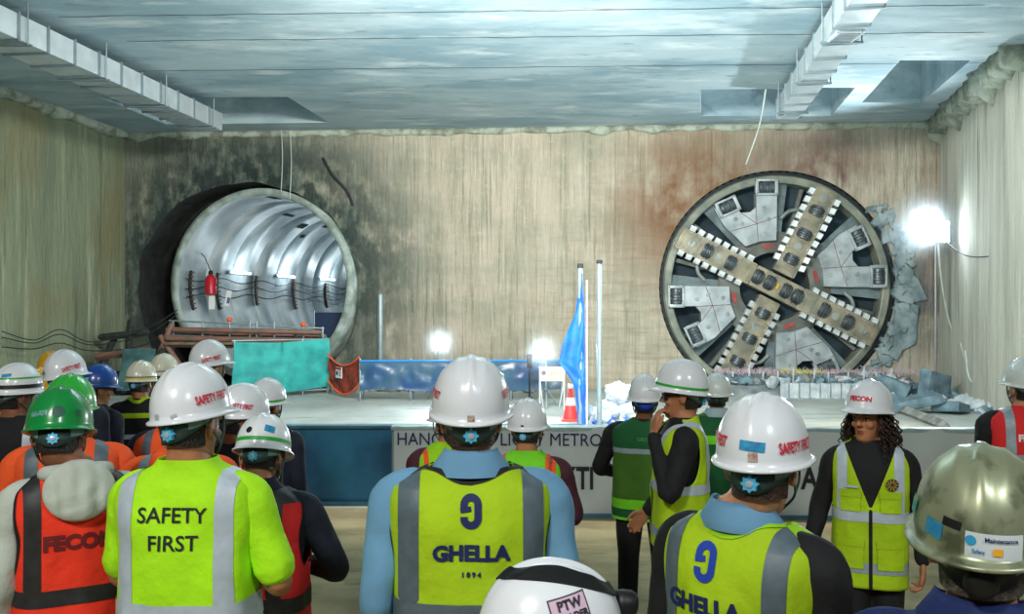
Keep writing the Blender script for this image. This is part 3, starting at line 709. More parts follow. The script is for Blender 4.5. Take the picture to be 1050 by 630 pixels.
# orange sling net with a small notice
A, B = flr(337, 405), flr(369, 411)
A = Vector((A.x, A.y, 0)); W_ = (B-A).length
sl = empty('warning_net', A, 'slack orange warning net hanging between the teal screen and blue sheeting', 'net', None, math.atan2(B.y-A.y, B.x-A.x))
v = []; f = []
for j in range(9):
    for i in range(15):
        u_, v_ = i/14, j/8; sag = 4*u_*(1-u_)*0.28; v.append((u_*W_, 0.03*math.sin(i*1.3+j), lerp(0.30+0.1*u_, 0.95, v_)-sag*(1.0-0.2*v_)))
for j in range(8):
    for i in range(14): f.append((j*15+i, j*15+i+1, (j+1)*15+i+1, (j+1)*15+i))
ob('net', MB().add(v, f), M('dark orange mesh', (176, 66, 42), 0.8, col2=(96, 44, 40), scale=5), sl, True)
for z0 in (0.95, 0.36):
    ob('tape', MB().tube([(W_*u_, -0.02, z0-0.28*4*u_*(1-u_)*(0.8 if z0 > .5 else 1)) for u_ in [k/12 for k in range(13)]], 0.022, 8), m_or, sl, True)
q = MB().box((W_*0.42, -0.06, 0.56), (0.30, 0.02, 0.25)); nb = ob('notice', q, M('white board', (226, 228, 232), 0.5, var=0.02), sl)
ob('notice_header', MB().box((W_*0.42, -0.073, 0.655), (0.29, 0.006, 0.05)), M('red ink', (184, 40, 56), 0.6, var=0), nb)
t_, tf_ = disc2d(0.05, 18, 1); ob('notice_symbol', MB().add([(W_*0.42-0.07+a, -0.074, 0.545+c) for a, c in t_], tf_), m_blackp, nb)
q = MB()
for i in range(3): q.box((W_*0.42+0.07, -0.073, 0.60-i*0.05), (0.1, 0.006, 0.014))
ob('notice_lines', q, m_navy, nb)
# blue plastic sheeting fence
A, B = flr(369, 412), flr(575, 411)
W_ = (B-A).length; bf = empty('sheeting_fence', A, 'blue plastic sheeting fence on tube frames below the centre of the far wall', 'fence', None, math.atan2(B.y-A.y, B.x-A.x))
v = []; f = []; nx, nz = 110, 20
for j in range(nz+1):
    for i in range(nx+1):
        x = W_*i/nx; z = lerp(0.24+0.03*math.sin(x*3), 0.86, j/nz); c = noise.noise(Vector((x*1.6, z*2.4, 2)))+0.6*noise.noise(Vector((x*5, z*6, 5))); v.append((x, 0.07*c*math.sin(PI*j/nz), z))
for j in range(nz):
    for i in range(nx): f.append((j*(nx+1)+i, j*(nx+1)+i+1, (j+1)*(nx+1)+i+1, (j+1)*(nx+1)+i))
ob('sheet', MB().add(v, f), M('blue plastic sheet', (18, 70, 122), 0.3, col2=(56, 96, 120), scale=1.8, alpha=0.88), bf, True)
ob('top_rail', MB().tube([(0, 0, 0.88), (W_, 0, 0.88)], 0.022, 8), M('blue edge rope', (40, 140, 220), 0.5, var=0), bf, True)
for k in range(5):
    x = W_*k/4; ob('post', MB().tube([(x, 0.04, 0), (x, 0.04, 0.92)], 0.022, 8), m_tube, bf, True); ob('brace', MB().tube([(x, 0.04, 0.85), (x+0.05, 0.45, 0)], 0.018, 8), m_tube, bf, True)
q = MB(); 
# low rubble strip behind the sheeting: lumps of soil and concrete
def rubble(name, label, pts, size, n, mat, seed, flat=0.6, cat='rubble', mats=None, kind='stuff'):
    random.seed(seed); q = MB()
    for k in range(n):
        t = random.random()*(len(pts)-1); i = int(t); p = Vector(pts[i]).lerp(Vector(pts[i+1]), t-i); wdt = 0.0
        s_ = size*random.uniform(0.35, 1.0)**1.5
        c = p+Vector((random.gauss(0, 0.12), random.gauss(0, 0.22), 0)); c.z += s_*flat*0.45*random.random()
        bm = bmesh.new(); bmesh.ops.create_icosphere(bm, subdivisions=1, radius=1)
        rot = Matrix.Rotation(random.random()*6, 3, 'Z') @ Matrix.Rotation(random.random()*2, 3, 'X'); sc_ = Vector((random.uniform(.7, 1.3), random.uniform(.6, 1.2), random.uniform(.4, 1)*flat*1.3))*s_
        vv = [rot @ Vector([a*b_*random.uniform(0.8, 1.2) for a, b_ in zip(vx.co, sc_)])+c for vx in bm.verts]
        vv = [(a.x, a.y, max(a.z, 0.0)) for a in vv]
        bm.verts.index_update(); q.add(vv, [tuple(x.index for x in g.verts) for g in bm.faces], random.randrange(len(mats)) if mats else 0); bm.free()
    o = ob(name, q, mats or mat); return tag(o, label, cat, kind=kind)
m_rub = M('grey rubble', (150, 152, 144), 0.9, col2=(96, 100, 98), scale=4, bump=0.6)
m_rubb = M('blue grey rubble', (120, 146, 156), 0.9, col2=(78, 100, 112), scale=4, bump=0.6)
m_pink = M('frayed pink fibre', (196, 176, 182), 0.9, var=0.2)
m_yel = M('yellow foam', (214, 206, 110), 0.9, var=0.2)
m_pale = M('pale rubble', (206, 212, 214), 0.9, col2=(160, 172, 180), scale=4, bump=0.5)
rubble('gravel_heap', 'low heaps of grey rubble behind the blue plastic sheeting', [wp(wall_pt(372, 300)[0], 0, 0.9), wp(wall_pt(560, 300)[0], 0, 0.9)], 0.34, 80, m_rub, 3)
# rubble berm under the cutterhead
ua = wall_pt(730, 300)[0]; ub = wall_pt(905, 300)[0]
bermp = [wp(ua, 0, 0.9), wp(ub, 0, 0.9)]
q = MB(); n = 60; v = []; f = []
prof = [(1.75, 0.0), (1.65, 0.20), (1.2, 0.34), (0.7, 0.42), (0.25, 0.46), (-0.05, 0.48)]
for i in range(n+1):
    u_ = lerp(ua, ub, i/n)
    for (o_, z) in prof: v.append(tuple(wp(u_, z*(1+0.25*noise.noise(Vector((u_*1.3, o_*2, 0)))), o_+0.12*noise.noise(Vector((u_*2, z*3, 4))))))
m_ = len(prof)
for i in range(n):
    for j in range(m_-1): f.append((i*m_+j, (i+1)*m_+j, (i+1)*m_+j+1, i*m_+j+1))
o = ob('spoil_berm', q.add(v, f), M('spoil', (140, 146, 146), 0.95, col2=(96, 108, 114), scale=3, bump=1.0, bscale=12), smooth=True); tag(o, 'berm of grey spoil lying along the foot of the cutterhead', 'rubble', kind='stuff')
rubble('rubble', 'loose blue grey and pale rubble strewn over the berm under the cutterhead', [wp(ua, 0.30, 1.2), wp(ub, 0.30, 1.2)], 0.2, 190, None, 8, mats=[m_rubb, m_rubb, m_pale, m_rub])
random.seed(9); q = MB()
for k in range(1300):
    u_ = random.uniform(ua, ub+0.6); p = wp(u_, 0.40+random.uniform(0, 0.08), random.uniform(0.2, 0.9)); h = random.uniform(0.03, 0.15); d = Vector((random.gauss(0, 0.08), random.gauss(0, 0.06), h)); wv = Vector((0.012, 0, 0)); mi = 1 if 0.38 < (u_-ua)/(ub-ua) < 0.62 and random.random() < 0.5 else 0
    q.add([p-wv, p+wv, p+d], [(0, 1, 2)], mi)
o = ob('frayed_fibre', q, [m_pink, m_yel]); tag(o, 'ragged pink and yellow fibre ends sticking up from the berm', 'fibre', kind='stuff')
for k in range(11):
    u_ = lerp(ua+0.2, ub-0.2, k/10)+random.uniform(-0.08, 0.08); p = wp(u_, 0.0, 1.35)
    o = ob('stake', MB().tube([(0, 0, 0.1), (0.01, 0, 0.56+random.uniform(-0.05, 0.08))], 0.022, 8), m_pale, None, True, p)
    tag(o, 'thin pale upright stake in the row along the berm under the cutterhead', 'stake', 'stakes along the berm')
# corrugated sheet pile kerb in front of the berm
ua2, ub2 = wall_pt(782, 300)[0], wall_pt(872, 300)[0]; q = MB(); v = []; n = 0; f = []
pts = []
u_ = ua2; k = 0
while u_ < ub2:
    for du, oo in ((0, 2.0), (0.05, 2.07), (0.13, 2.07), (0.18, 2.0)): pts.append((u_+du, oo))
    u_ += 0.23
for (a, o_) in pts: v += [tuple(wp(a, 0, o_)), tuple(wp(a, 0.33, o_)), tuple(wp(a, 0.33, o_-0.12)), tuple(wp(a, 0.0, o_-0.12))]
for i in range(len(pts)-1): 
    for j in range(3): f.append((4*i+j, 4*i+4+j, 4*i+5+j, 4*i+1+j))
o = ob('sheet_pile', q.add(v, f), m_pale); tag(o, 'low pale corrugated sheet pile kerb in front of the cutterhead', 'kerb')
# slabs and plates tumbled right of the bore
random.seed(31)
sl_lab = ['large tilted blue grey concrete slab near the foot of the right wall', 'flat blue grey slab lying next to the pink beam', 'upright broken slab leaning on the far wall corner', 'small dark blue slab lying at the right wall foot', 'wedge of blue grey concrete right of the berm', 'long pale slab tilted behind the others in the right corner']
for k, (px, py, sx, sy, sz, ry, rz) in enumerate([(905, 421, 1.0, .8, .22, .30, .3), (938, 423, 0.9, .7, .18, -.28, -.2), (958, 412, 0.7, .3, .6, .25, .5), (975, 424, 0.7, .5, .2, .1, .8), (915, 412, .7, .5, .35, .4, -.5), (942, 410, 1.1, .4, .22, -.2, .2)]):
    q = MB(); q.box((0, 0, 0), (sx, sy, sz), bev=0.03); q.v = [tuple(Vector(p)+Vector((0.06*noise.noise(Vector(p)*3+Vector((k*9, 0, 0))), 0.06*noise.noise(Vector(p)*3+Vector((0, k*9, 0))), 0.07*noise.noise(Vector(p)*4+Vector((0, 0, k*5)))))) for p in q.v]
    q.xf(Matrix.Rotation(rz, 4, 'Z') @ Matrix.Rotation(ry, 4, 'Y')); mz = min(p[2] for p in q.v); q.xf(Matrix.Translation((0, 0, -mz)))
    o = ob('concrete_slab', q, m_rubb, None, loc=flr(px, py)); tag(o, sl_lab[k], 'slab', 'broken slabs in the right corner')
rubble('rubble', 'small blue grey rubble spread along the foot of the right corner', [flr(880, 413), flr(930, 412), flr(990, 414), flr(1010, 424)], 0.26, 90, None, 18, mats=[m_rubb, m_pale])
P_, Q_ = flr(848, 403.5), flr(930, 407)
o = ob('steel_beam', MB().tube([P_+Vector((0, 0, 0.36)), Q_+Vector((0, 0, 0.30))], 0.07, 4), m_pink); tag(o, 'long pinkish beam lying on the rubble right of the cutterhead', 'beam')
o = ob('steel_beam', MB().tube([flr(925, 424)+Vector((0, 0, .07)), flr(968, 441)+Vector((0, 0, .07))], 0.10, 4), m_rub); tag(o, 'dark grey beam lying on the pale floor behind the woman in the yellow vest', 'beam')
# rubbish sacks near the poles
sk = ['white rubble sack on the floor beside the grey pole', 'white rubble sack slumped on top of the sack heap', 'large crumpled white sack at the right of the sack heap', 'small bluish white sack in front of the grey pole', 'crumpled pale sack behind the sack heap', 'flat white sack lying left of the grey pole']
m_sack = M('white woven sack', (226, 230, 232), 0.7, col2=(186, 200, 214), scale=6, bump=0.7, bscale=14)
for k, (px, py, r, z0) in enumerate([(626, 430, .25, 0), (634, 431, .24, .30), (643, 430, .26, 0), (618, 434, .15, 0), (640, 426, .25, 0), (606, 432, .17, 0)]):
    q = MB(); q.ell((0, 0, r*0.72), (r, r*0.8, r*0.75), None, 26, 16)
    q.v = [tuple(Vector(p)*(1+0.28*noise.noise(Vector(p)*9+Vector((k*7, 0, 0)))+0.14*noise.noise(Vector(p)*22+Vector((0, k*7, 0))))) for p in q.v]
    mz = min(p[2] for p in q.v); q.xf(Matrix.Translation((0, 0, -mz)))
    p = flr(px, py); o = ob('rubble_sack', q, m_sack, None, False, (p.x, p.y, z0)); tag(o, sk[k], 'sack', 'white sacks by the poles')
rubble('litter', 'scraps of white and blue packing strewn round the poles', [flr(598, 433), flr(655, 433)], 0.12, 60, None, 28, mats=[m_pale, M('blue scrap', (64, 110, 190), 0.6)])
# traffic cone
c = flr(585, 431.5); co = empty('traffic_cone', c, 'red and white traffic cone standing before the blue pole', 'cone', None); h = 0.62
def cr(z): return lerp(0.135, 0.035, z/h)
m_red = M('cone red', (228, 62, 62), 0.5, var=0.06); m_wht = M('cone white', (236, 238, 238), 0.45, var=0.03)
ob('base', MB().box((0, 0, 0.02), (0.36, 0.36, 0.04), bev=0.012), m_red, co)
ob('cone_body', MB().lathe([(cr(0), 0.04), (cr(0.60), 0.60), (0.02, 0.62)], 24), m_red, co, auto=0.6)
ob('white_band', MB().lathe([(cr(.28)+.004, .28), (cr(.42)+.004, .42)], 24, cap=False), m_wht, co, True)
ob('top_cap', MB().lathe([(0.05, .58), (0.055, .62), (0.045, .66)], 16), m_wht, co, True)
# notice board on folding legs
c = flr(566, 421); sg = empty('notice_stand', c, 'white notice board with orange print on white folding legs', 'sign'); 
ob('board', MB().box((0, 0, 0.72), (0.50, 0.03, 0.28), bev=0.004), m_wht, sg)
ob('print', MB().box((0.055, -0.018, 0.735), (0.32, 0.006, 0.10)), M('orange print', (238, 190, 130), 0.6, col2=(226, 214, 196), scale=22), sg)
ob('print', MB().box((-0.03, -0.018, 0.63), (0.36, 0.006, 0.035)), M('pale orange print', (240, 206, 160), 0.6, var=0), sg)
t_, tf_ = disc2d(0.05, 10, 1); ob('symbol', MB().add([(-0.165+a, -0.018, 0.745+c_) for a, c_ in t_], tf_), M('grey print', (120, 110, 130), 0.6, var=0), sg)
for sx in (-1, 1):
    ob('leg', MB().tube([(sx*0.24, 0, 0), (sx*0.24, 0, 0.86)], 0.014, 8), m_wht, sg, True); ob('leg', MB().tube([(sx*0.24, 0.0, 0.58), (sx*0.16, 0.35, 0.0)], 0.013, 8), m_wht, sg, True)
# loudspeaker on a thin stand
c = flr(543, 416); sp = empty('speaker_stand', c, 'slim black column loudspeaker on a black stand', 'speaker')
m_blk = M('black plastic', (14, 16, 18), 0.5, var=0.1)
ob('speaker_box', MB().box((0, 0, 0.92), (0.12, 0.10, 0.29), bev=0.012), m_blk, sp, auto=0.5); ob('pole', MB().tube([(0, 0, 0.05), (0, 0, 0.8)], 0.02, 10), m_blk, sp, True)
for k in range(3): ob('leg', MB().tube([(0, 0, 0.2), (0.22*math.cos(k*2.1), 0.22*math.sin(k*2.1), 0.01)], 0.012, 8), m_blk, sp, True)
# floodlights
m_flood = M('floodlight face', (232, 246, 255), 0.4, var=0, emit=34)
HAZE = []
def flood(label, px, py, floor_py, wd, ht, power, tgt, base=True, px_pole=None, d=None, spot=2.6, hz_r=0.8, hz_k=0.35):
    b0 = flr(px_pole or px, floor_py) if d is None else Vector(((px-CX)/F*d, d, 0)); d = b0.y; z = CAMZ-(py-CY)/F*d; x = (px-CX)/F*d
    o = empty('floodlight', b0, label, 'floodlight', 'floodlights on the far side'); xl = x-b0.x
    ob('lamp_body', MB().box((xl, 0.05, z), (wd, 0.08, ht), bev=0.015), m_blk, o); ob('lamp_glass', MB().box((xl, 0.005, z), (wd*0.92, 0.012, ht*0.9)), m_flood, o)
    if base:
        ob('pole', MB().tube([(0, 0.12, 0.1), (0, 0.12, z-0.02), (xl, 0.10, z)], 0.02, 8), m_tube, o, True)
        for k in range(3): ob('leg', MB().tube([(0, 0.12, 0.4), (0.28*math.cos(k*2.1+.5), 0.12+0.28*math.sin(k*2.1+.5), 0.012)], 0.014, 8), m_tube, o, True)
    lamp('flood_lamp', 'SPOT', (x, d-0.15, z), power, (0.84, 0.95, 1.0), 0.12, tgt, spot=spot, blend=0.9)
    HAZE.append((Vector((x, d-0.1, z)), hz_r, hz_k)); return o
flood('left floodlight on a tube stand behind the blue sheeting', 453, 353, 411, 0.20, 0.28, 420, (-2, 12, 3.0), px_pole=449)
flood('floodlight on a stand behind the white notice board', 555, 362, 418, 0.26, 0.26, 420, (1, 10, 3.0), px_pole=560)
fr = flood('big glaring floodlight mounted high by the right corner', 958, 238, 400, 0.72, 0.50, 2300, (0.0, 15.5, 6.3), False, d=19.6, spot=2.3, hz_r=1.45, hz_k=0.28)
e0 = at(958, 243, 19.6)-fr.location
ob('bracket', MB().tube([e0+Vector((0.1, 0.1, 0)), e0+Vector((0.35, 1.2, 0.3)), e0+Vector((0.5, 2.1, 0.5))], 0.035, 8), m_tube, fr, True)
ob('mast', MB().tube([(e0.x+0.1, 0.15, 0), (e0.x+0.1, 0.15, e0.z+0.1)], 0.02, 8), m_tube, fr, True)
m_cab = M('pale cable', (186, 196, 190), 0.6, var=0.1); m_cabd = M('dark cable', (30, 38, 38), 0.7, var=0.1)
def cable(label, pts, r, mat, cat='cable', name='cable', sub=6):
    o = ob(name, MB().tube(pts, r, 8, sub=sub), mat, None, True); return tag(o, label, cat)
cable('pale cable looping down from the big floodlight to the right corner', [at(962, 250, 19.7), at(965, 285, 19.9), at(972, 325, 20.2), at(984, 355, 20.3), at(1003, 372, 19.2), at(1018, 366, 18.4)], 0.022, m_cab)
cable('pale hose hanging in a deep loop on the right wall', [at(990, 360, 19.0), at(994, 388, 18.6), at(1004, 392, 18.3), at(1016, 378, 17.9), at(1018, 352, 17.8)], 0.02, m_cab)
cable('second pale hose hanging in a narrow loop on the right wall', [at(985, 352, 19.4), at(992, 375, 19.0), at(1002, 384, 18.6), at(1012, 372, 18.2), at(1014, 345, 18.1)], 0.018, m_cab)
cable('dark wire sagging along the right wall near the floodlight', [at(968, 246, 19.7), at(990, 262, 18.4), at(1020, 262, 17.0), at(1052, 250, 15.6)], 0.012, m_cabd)
# poles with the furled blue tarpaulin
def pole(label, px, ptop, d, r, mat, cat='pole'):
    x = (px-CX)/F*d; o = ob('pole', MB().tube([(0, 0, 0.06), (0, 0, CAMZ-(ptop-CY)/F*d)], r, 12), mat, None, True, (x, d, 0)); 
    return tag(o, label, cat)
gp = empty('flagpole', (((614.5-CX)/F*14.9), 14.9, 0), 'tall grey steel pole standing right of the blue tarpaulin', 'pole')
ob('shaft', MB().tube([(0, 0, 0.03), (0, 0, CAMZ+(CY-272)/F*14.9)], 0.042, 14), m_tube, gp, True); ob('base_plate', MB().box((0, 0, 0.015), (0.3, 0.3, 0.03)), m_tube, gp); ob('top_cap', MB().box((0, 0, CAMZ+(CY-271)/F*14.9+.04), (0.10, 0.10, 0.06), bev=0.01), m_blk, gp)
bp_ = empty('flagpole', (((595-CX)/F*15.1), 15.1, 0), 'steel pole wrapped in a furled bright blue tarpaulin', 'pole')
ob('shaft', MB().tube([(0, 0, 0.03), (0, 0, CAMZ+(CY-275)/F*15.1)], 0.045, 14), m_tube, bp_, True); ob('base_plate', MB().box((0, 0, 0.015), (0.3, 0.3, 0.03)), m_tube, bp_)
ob('side_rod', MB().tube([(0.115, 0.02, 0.03), (0.115, 0.02, CAMZ+(CY-288)/F*15.1)], 0.014, 8), m_wht, bp_, True)
ob('top_cap', MB().box((0, 0, CAMZ+(CY-274)/F*15.1+.02), (0.10, 0.10, 0.08), bev=0.01), m_blk, bp_)
m_tarp = M('bright blue tarpaulin', (18, 112, 232), 0.45, col2=(10, 84, 196), scale=3, bump=0.3, bscale=8)
def tz_(py): return CAMZ-(py-CY)/F*15.1
def tx_(px): return (px-595)/F*15.1
prof = [(281, 593, 597), (300, 592.5, 598.5), (318, 590.5, 599.5), (327, 588, 599.5), (338, 583, 599.5), (352, 577, 599.5), (366, 574, 599.5), (373, 573, 600), (380, 579, 600), (390, 586, 600.5), (400, 590, 601), (418, 591.5, 600), (436, 592, 600), (462, 592, 600)]
R = []
for (py, xl, xr) in prof:
    ring = []; m = 26; xl, xr = tx_(xl), tx_(xr); wv = xr-xl
    for k in range(m):
        a = 2*PI*k/m; fx = 0.5-0.5*math.cos(a); x = lerp(xl, xr, fx); dy = max(0.025, 0.07*(1 if fx > 0.6 else fx+0.1)); ring.append((x, math.sin(a)*dy+0.02*math.sin(x*38+py*.12)-0.0, tz_(py)))
    R.append(ring)
RR = []
for i in range(len(R)-1):
    for t in range(4): RR.append([tuple(Vector(a).lerp(Vector(b_), t/4)+Vector((0.006*noise.noise(Vector((a[0]*20, i+t/4, 1))), 0.012*noise.noise(Vector((a[0]*30, (i+t/4)*1.3, 2))), 0))) for a, b_ in zip(R[i], R[i+1])])
RR.append(R[-1]); ob('tarpaulin', MB().rings(RR), m_tarp, bp_, True)
# scaffold and railing at the mouth of the left tunnel
dS = 21.0
sc_ = empty('scaffold', (at(172, 400, dS).x, dS, 0), 'primed tube scaffold platform across the mouth of the lined tunnel', 'scaffold'); ox = sc_.location.x
def spt(px, py, dd=0.0): p = at(px, py, dS+dd); return (p.x-ox, dd, p.z)
for (y_, dd, r) in ((338, 0, .06), (347, -.15, .065), (354, 0, .05), (342, .5, .05), (350, .5, .05)): ob('ledger', MB().tube([spt(172, y_, dd), spt(328, y_+3, dd)], r, 10), m_rust, sc_, True)
for (a, c_) in (((176, 333), (160, 372)), ((165, 346), (196, 392)), ((196, 350), (220, 395))): ob('brace', MB().tube([spt(*a), spt(*c_)], 0.07, 10), m_rust, sc_, True)
for px in (172, 212, 262, 300, 330): 
    z = spt(px, 345)[2]; ob('standard', MB().tube([(spt(px, 345)[0], 0.3, 0), (spt(px, 345)[0], 0.3, z)], 0.05, 10), m_rust, sc_, True)
x0, x1 = spt(172, 350)[0], spt(330, 350)[0]
ob('deck', MB().box(((x0+x1)/2, 0.25, spt(0, 352)[2]), (x1-x0, 0.9, 0.06)), M('scaffold board', (140, 120, 96), 0.8, col2=(92, 84, 72), scale=5), sc_)
rl = empty('guard_railing', (ox, dS+0.1, 0), 'white tube guard railing above the scaffold at the tunnel mouth', 'railing')
zb_ = spt(0, 352)[2]
for px in (176, 206, 234, 255, 262, 280, 310, 330):
    p = spt(px, 330 if px != 330 else 336); ob('post', MB().tube([(p[0], 0, zb_), (p[0], 0, p[2])], 0.022, 8), m_tube, rl, True)
for (y0, y1) in ((329, 337), (336, 344), (344, 350)): ob('rail', MB().tube([spt(172, y0), spt(331, y1)], 0.02, 8), m_tube, rl, True)
for px, py in ((234, 328), (310, 333)): ob('marker_lamp', MB().ell(spt(px, py), (0.07, 0.07, 0.06)), m_or, rl, True)
# fire extinguisher-like red lantern hanging in the tunnel mouth, with the small hung cards
p = at(216, 293, 23.2); rd = empty('safety_lantern', p, 'red cylindrical lantern hanging inside the lined tunnel', 'lantern')
ob('lantern_body', MB().lathe([(0.09, -0.26), (0.15, -0.22), (0.15, 0.18), (0.08, 0.27), (0.04, 0.30)], 20), M('lantern red', (190, 24, 44), 0.35, var=0.1), rd, auto=0.7)
ob('lantern_cap', MB().lathe([(0.06, 0.30), (0.06, 0.38), (0.02, 0.40)], 14), m_blk, rd, True); ob('hanging_wire', MB().tube([(0, 0, 0.38), (-0.25, 0.3, 0.75), (-0.6, 0.9, 0.95)], 0.012, 6), m_cabd, rd, True)
q = MB().box((0.03, 0, -0.45), (0.16, 0.04, 0.36), bev=0.01); ob('hung_card', q, m_wht, rd)
p = at(234, 306, 23.6); o = empty('hung_notice', p, 'white tall notice hanging beside the red lantern in the tunnel', 'sign'); ob('card', MB().box((0, 0, 0), (0.14, 0.02, 0.42), Matrix.Rotation(0.18, 3, 'Y')), m_wht, o); ob('print', MB().box((0.01, -0.014, -0.06), (0.08, 0.006, 0.16), Matrix.Rotation(0.18, 3, 'Y')), M('grey blue print', (90, 110, 150), 0.6, var=0), o)
# ribbed dark cable brackets on the lining
for k, (s, a0, a1) in enumerate(((0.5, 2.98, 3.42), (1.9, 2.98, 3.42), (4.2, 2.98, 3.36), (6.8, 3.0, 3.42), (9.3, 3.02, 3.4), (12.0, 3.02, 3.38))):
    p0 = tun_pt(s, a0, TR*0.9); o = empty('cable_bracket', p0, ['nearest dark curved cable bracket on the tunnel lining', 'second dark curved cable bracket on the tunnel lining', 'third dark curved cable bracket on the tunnel lining', 'fourth dark curved cable bracket on the tunnel lining', 'fifth dark curved cable bracket on the tunnel lining', 'farthest dark curved cable bracket on the tunnel lining'][k], 'bracket', 'cable brackets in the tunnel')
    ob('bar', MB().tube([tun_pt(s, lerp(a0, a1, i/8), TR*0.91)-p0 for i in range(9)], 0.045, 6), m_cabd, o, True)
    for i in range(9): ob('lug', MB().ell(tun_pt(s, lerp(a0, a1, i/8), TR*0.885)-p0, (0.05, 0.05, 0.025), n=8, m=5), m_rust, o, True)
for k, aa in enumerate((3.06, 3.16, 3.26)):
    cable(['upper', 'middle', 'lower'][k]+' dark cable sagging between brackets along the tunnel lining', [tun_pt(0.2+i*0.55, aa+0.03*math.sin(i*1.4+k), TR*0.895) for i in range(24)], 0.014, m_cabd, sub=2)
# dark blue sheet closing the tunnel behind the railing
p = at(339, 342, 24.5); o = empty('sheet_door', (p.x, p.y, 0), 'dark blue sheeting door standing at the right inside the tunnel', 'door')
ob('sheet', MB().box((0, 0, 1.15), (0.9, 0.05, 1.5), bev=0.01), M('dark blue sheet', (14, 44, 84), 0.5, var=0.1), o)
for sx in (-.45, .45): ob('post', MB().tube([(sx, 0, 0), (sx, 0, 1.95)], 0.03, 8), m_tube, o, True)
# timber and steel shoring left of the tunnel
m_tim = M('wet timber', (60, 66, 60), 0.9, col2=(36, 42, 40), scale=6, bump=0.5); m_tealsheet = M('wet teal sheet', (70, 110, 112), 0.6, col2=(44, 78, 84), scale=3)
lb = ['dark shoring beam leaning nearest the left corner', 'dark horizontal shoring beam, lower one left of the tunnel', 'dark horizontal shoring beam, upper one left of the tunnel', 'dark shoring beam leaning towards the lined tunnel', 'short dark prop standing left of the lined tunnel']
for k, (a, c_) in enumerate((((94, 402, 20.0), (118, 345, 21.6)), ((100, 366, 20.8), (152, 360, 20.8)), ((104, 346, 21.2), (150, 341, 21.2)), ((150, 402, 19.8), (172, 345, 21.4)), ((128, 400, 20.2), (134, 330, 21.4)))):
    P_, Q_ = at(*a), at(*c_); P_.z = max(P_.z, 0.09); o = ob('shoring_beam', MB().tube([P_, Q_], 0.085, 4), m_tim if k != 1 else m_rust); tag(o, lb[k], 'beam', 'shoring left of the tunnel')
q = MB().box((0, 0, 0.6), (0.75, 0.04, 1.0), Matrix.Rotation(-0.35, 3, 'X')); o = ob('leaning_sheet', q, m_tealsheet, None, loc=at(140, 402, 20.3)); o.location.z = 0.0; tag(o, 'wet teal sheet panel leaning among the shoring beams', 'panel')
rubble('rubble', 'dark wet rubble heaped in the corner left of the tunnel', [flr(60, 405), flr(110, 402), flr(160, 402)], 0.5, 70, m_dark, 12, 0.9)
# pipes and lines on the far wall
u1, z1, _ = wall_pt(391, 303); o = ob('pipe', MB().tube([wp(u1, 0.05, 0.12), wp(u1, z1, 0.12)], 0.075, 12), m_tube, None, True); tag(o, 'vertical grey pipe standing against the wall right of the lined tunnel', 'pipe')
u2 = wall_pt(397, 300)[0]; 
for k, (px, y0, y1) in enumerate(((290, 128, 197), (299, 128, 205))):
    u_, za, _ = wall_pt(px, y0); zb2 = wall_pt(px, y1)[1]; cable(['left', 'right'][k]+' thin pale line hanging down the wall over the lined tunnel', [wp(u_, za, 0.15), wp(u_+0.03, (za+zb2)/2, 0.12), wp(u_, zb2, 0.14)], 0.012, m_cab)
cable('dark torn strap curving down the wall above the lined tunnel', [wp(*wall_pt(332, 163)[:2], .06), wp(*wall_pt(342, 180)[:2], .1), wp(*wall_pt(356, 196)[:2], .06), wp(*wall_pt(362, 210)[:2], .05)], 0.035, m_cabd)
cable('thin pale hose hanging from the roof beside the cutterhead', [onz(785, 92, ZC), at(778, 130, 20.3), at(765, 168, 21.2)], 0.018, m_cab)
yw = lambda px, d: at(px, 0, d).x
for k, (y0, y1, y2) in enumerate(((340, 349, 338), (346, 352, 343), (356, 358, 352))):
    pts = []
    for (px, py) in ((2, y0), (35, y1), (62, y2), (95, y1+2), (150, y0-3), (182, 318+k*4)):
        d = 17.8+px*0.023; pts.append(at(px, py, d))
    cable(['highest', 'middle', 'lowest'][k]+' thin dark wire strung along the left wall towards the tunnel', pts, 0.012, m_cabd)
# ------------------------------------------------------------------ people
def spl(P, n):
    P = [Vector(p) for p in P]; o = []
    for i in range(len(P)-1):
        p0, p1, p2, p3 = P[max(i-1, 0)], P[i], P[i+1], P[min(i+2, len(P)-1)]
        for k in range(n):
            t = k/n; o.append(0.5*((2*p1)+(p2-p0)*t+(2*p0-5*p1+4*p2-p3)*t*t+(3*p1-p0-3*p2+p3)*t**3))
    o.append(P[-1]); return o
def Vn(*a): return Vector(a)
def prof4(L, n): return [Vector(p) for p in spl4(L, n)]
def spl4(L, n):
    o = []
    for i in range(len(L)-1):
        p0, p1, p2, p3 = [np.array(L[j], float) for j in (max(i-1, 0), i, i+1, min(i+2, len(L)-1))]
        for k in range(n):
            t = k/n; o.append(0.5*((2*p1)+(p2-p0)*t+(2*p0-5*p1+4*p2-p3)*t*t+(3*p1-p0-3*p2+p3)*t**3))
    o.append(np.array(L[-1], float)); return o
TORSO = [(.82,.150,.105,0),(.88,.170,.118,-.005),(.96,.166,.112,0),(1.06,.154,.105,.005),(1.16,.160,.110,.005),(1.27,.178,.118,0),(1.35,.186,.112,-.006),(1.41,.172,.096,-.012),(1.45,.130,.078,-.018),(1.475,.092,.068,-.022),(1.50,.066,.062,-.026),(1.53,.058,.060,-.028)]
VEST = [(.74,.200,.150,0),(.9,.197,.148,0),(1.05,.193,.143,0),(1.2,.197,.142,0),(1.3,.204,.140,0),(1.37,.206,.128,-.004),(1.42,.192,.108,-.010),(1.455,.150,.090,-.016),(1.48,.106,.080,-.02),(1.505,.086,.076,-.022)]
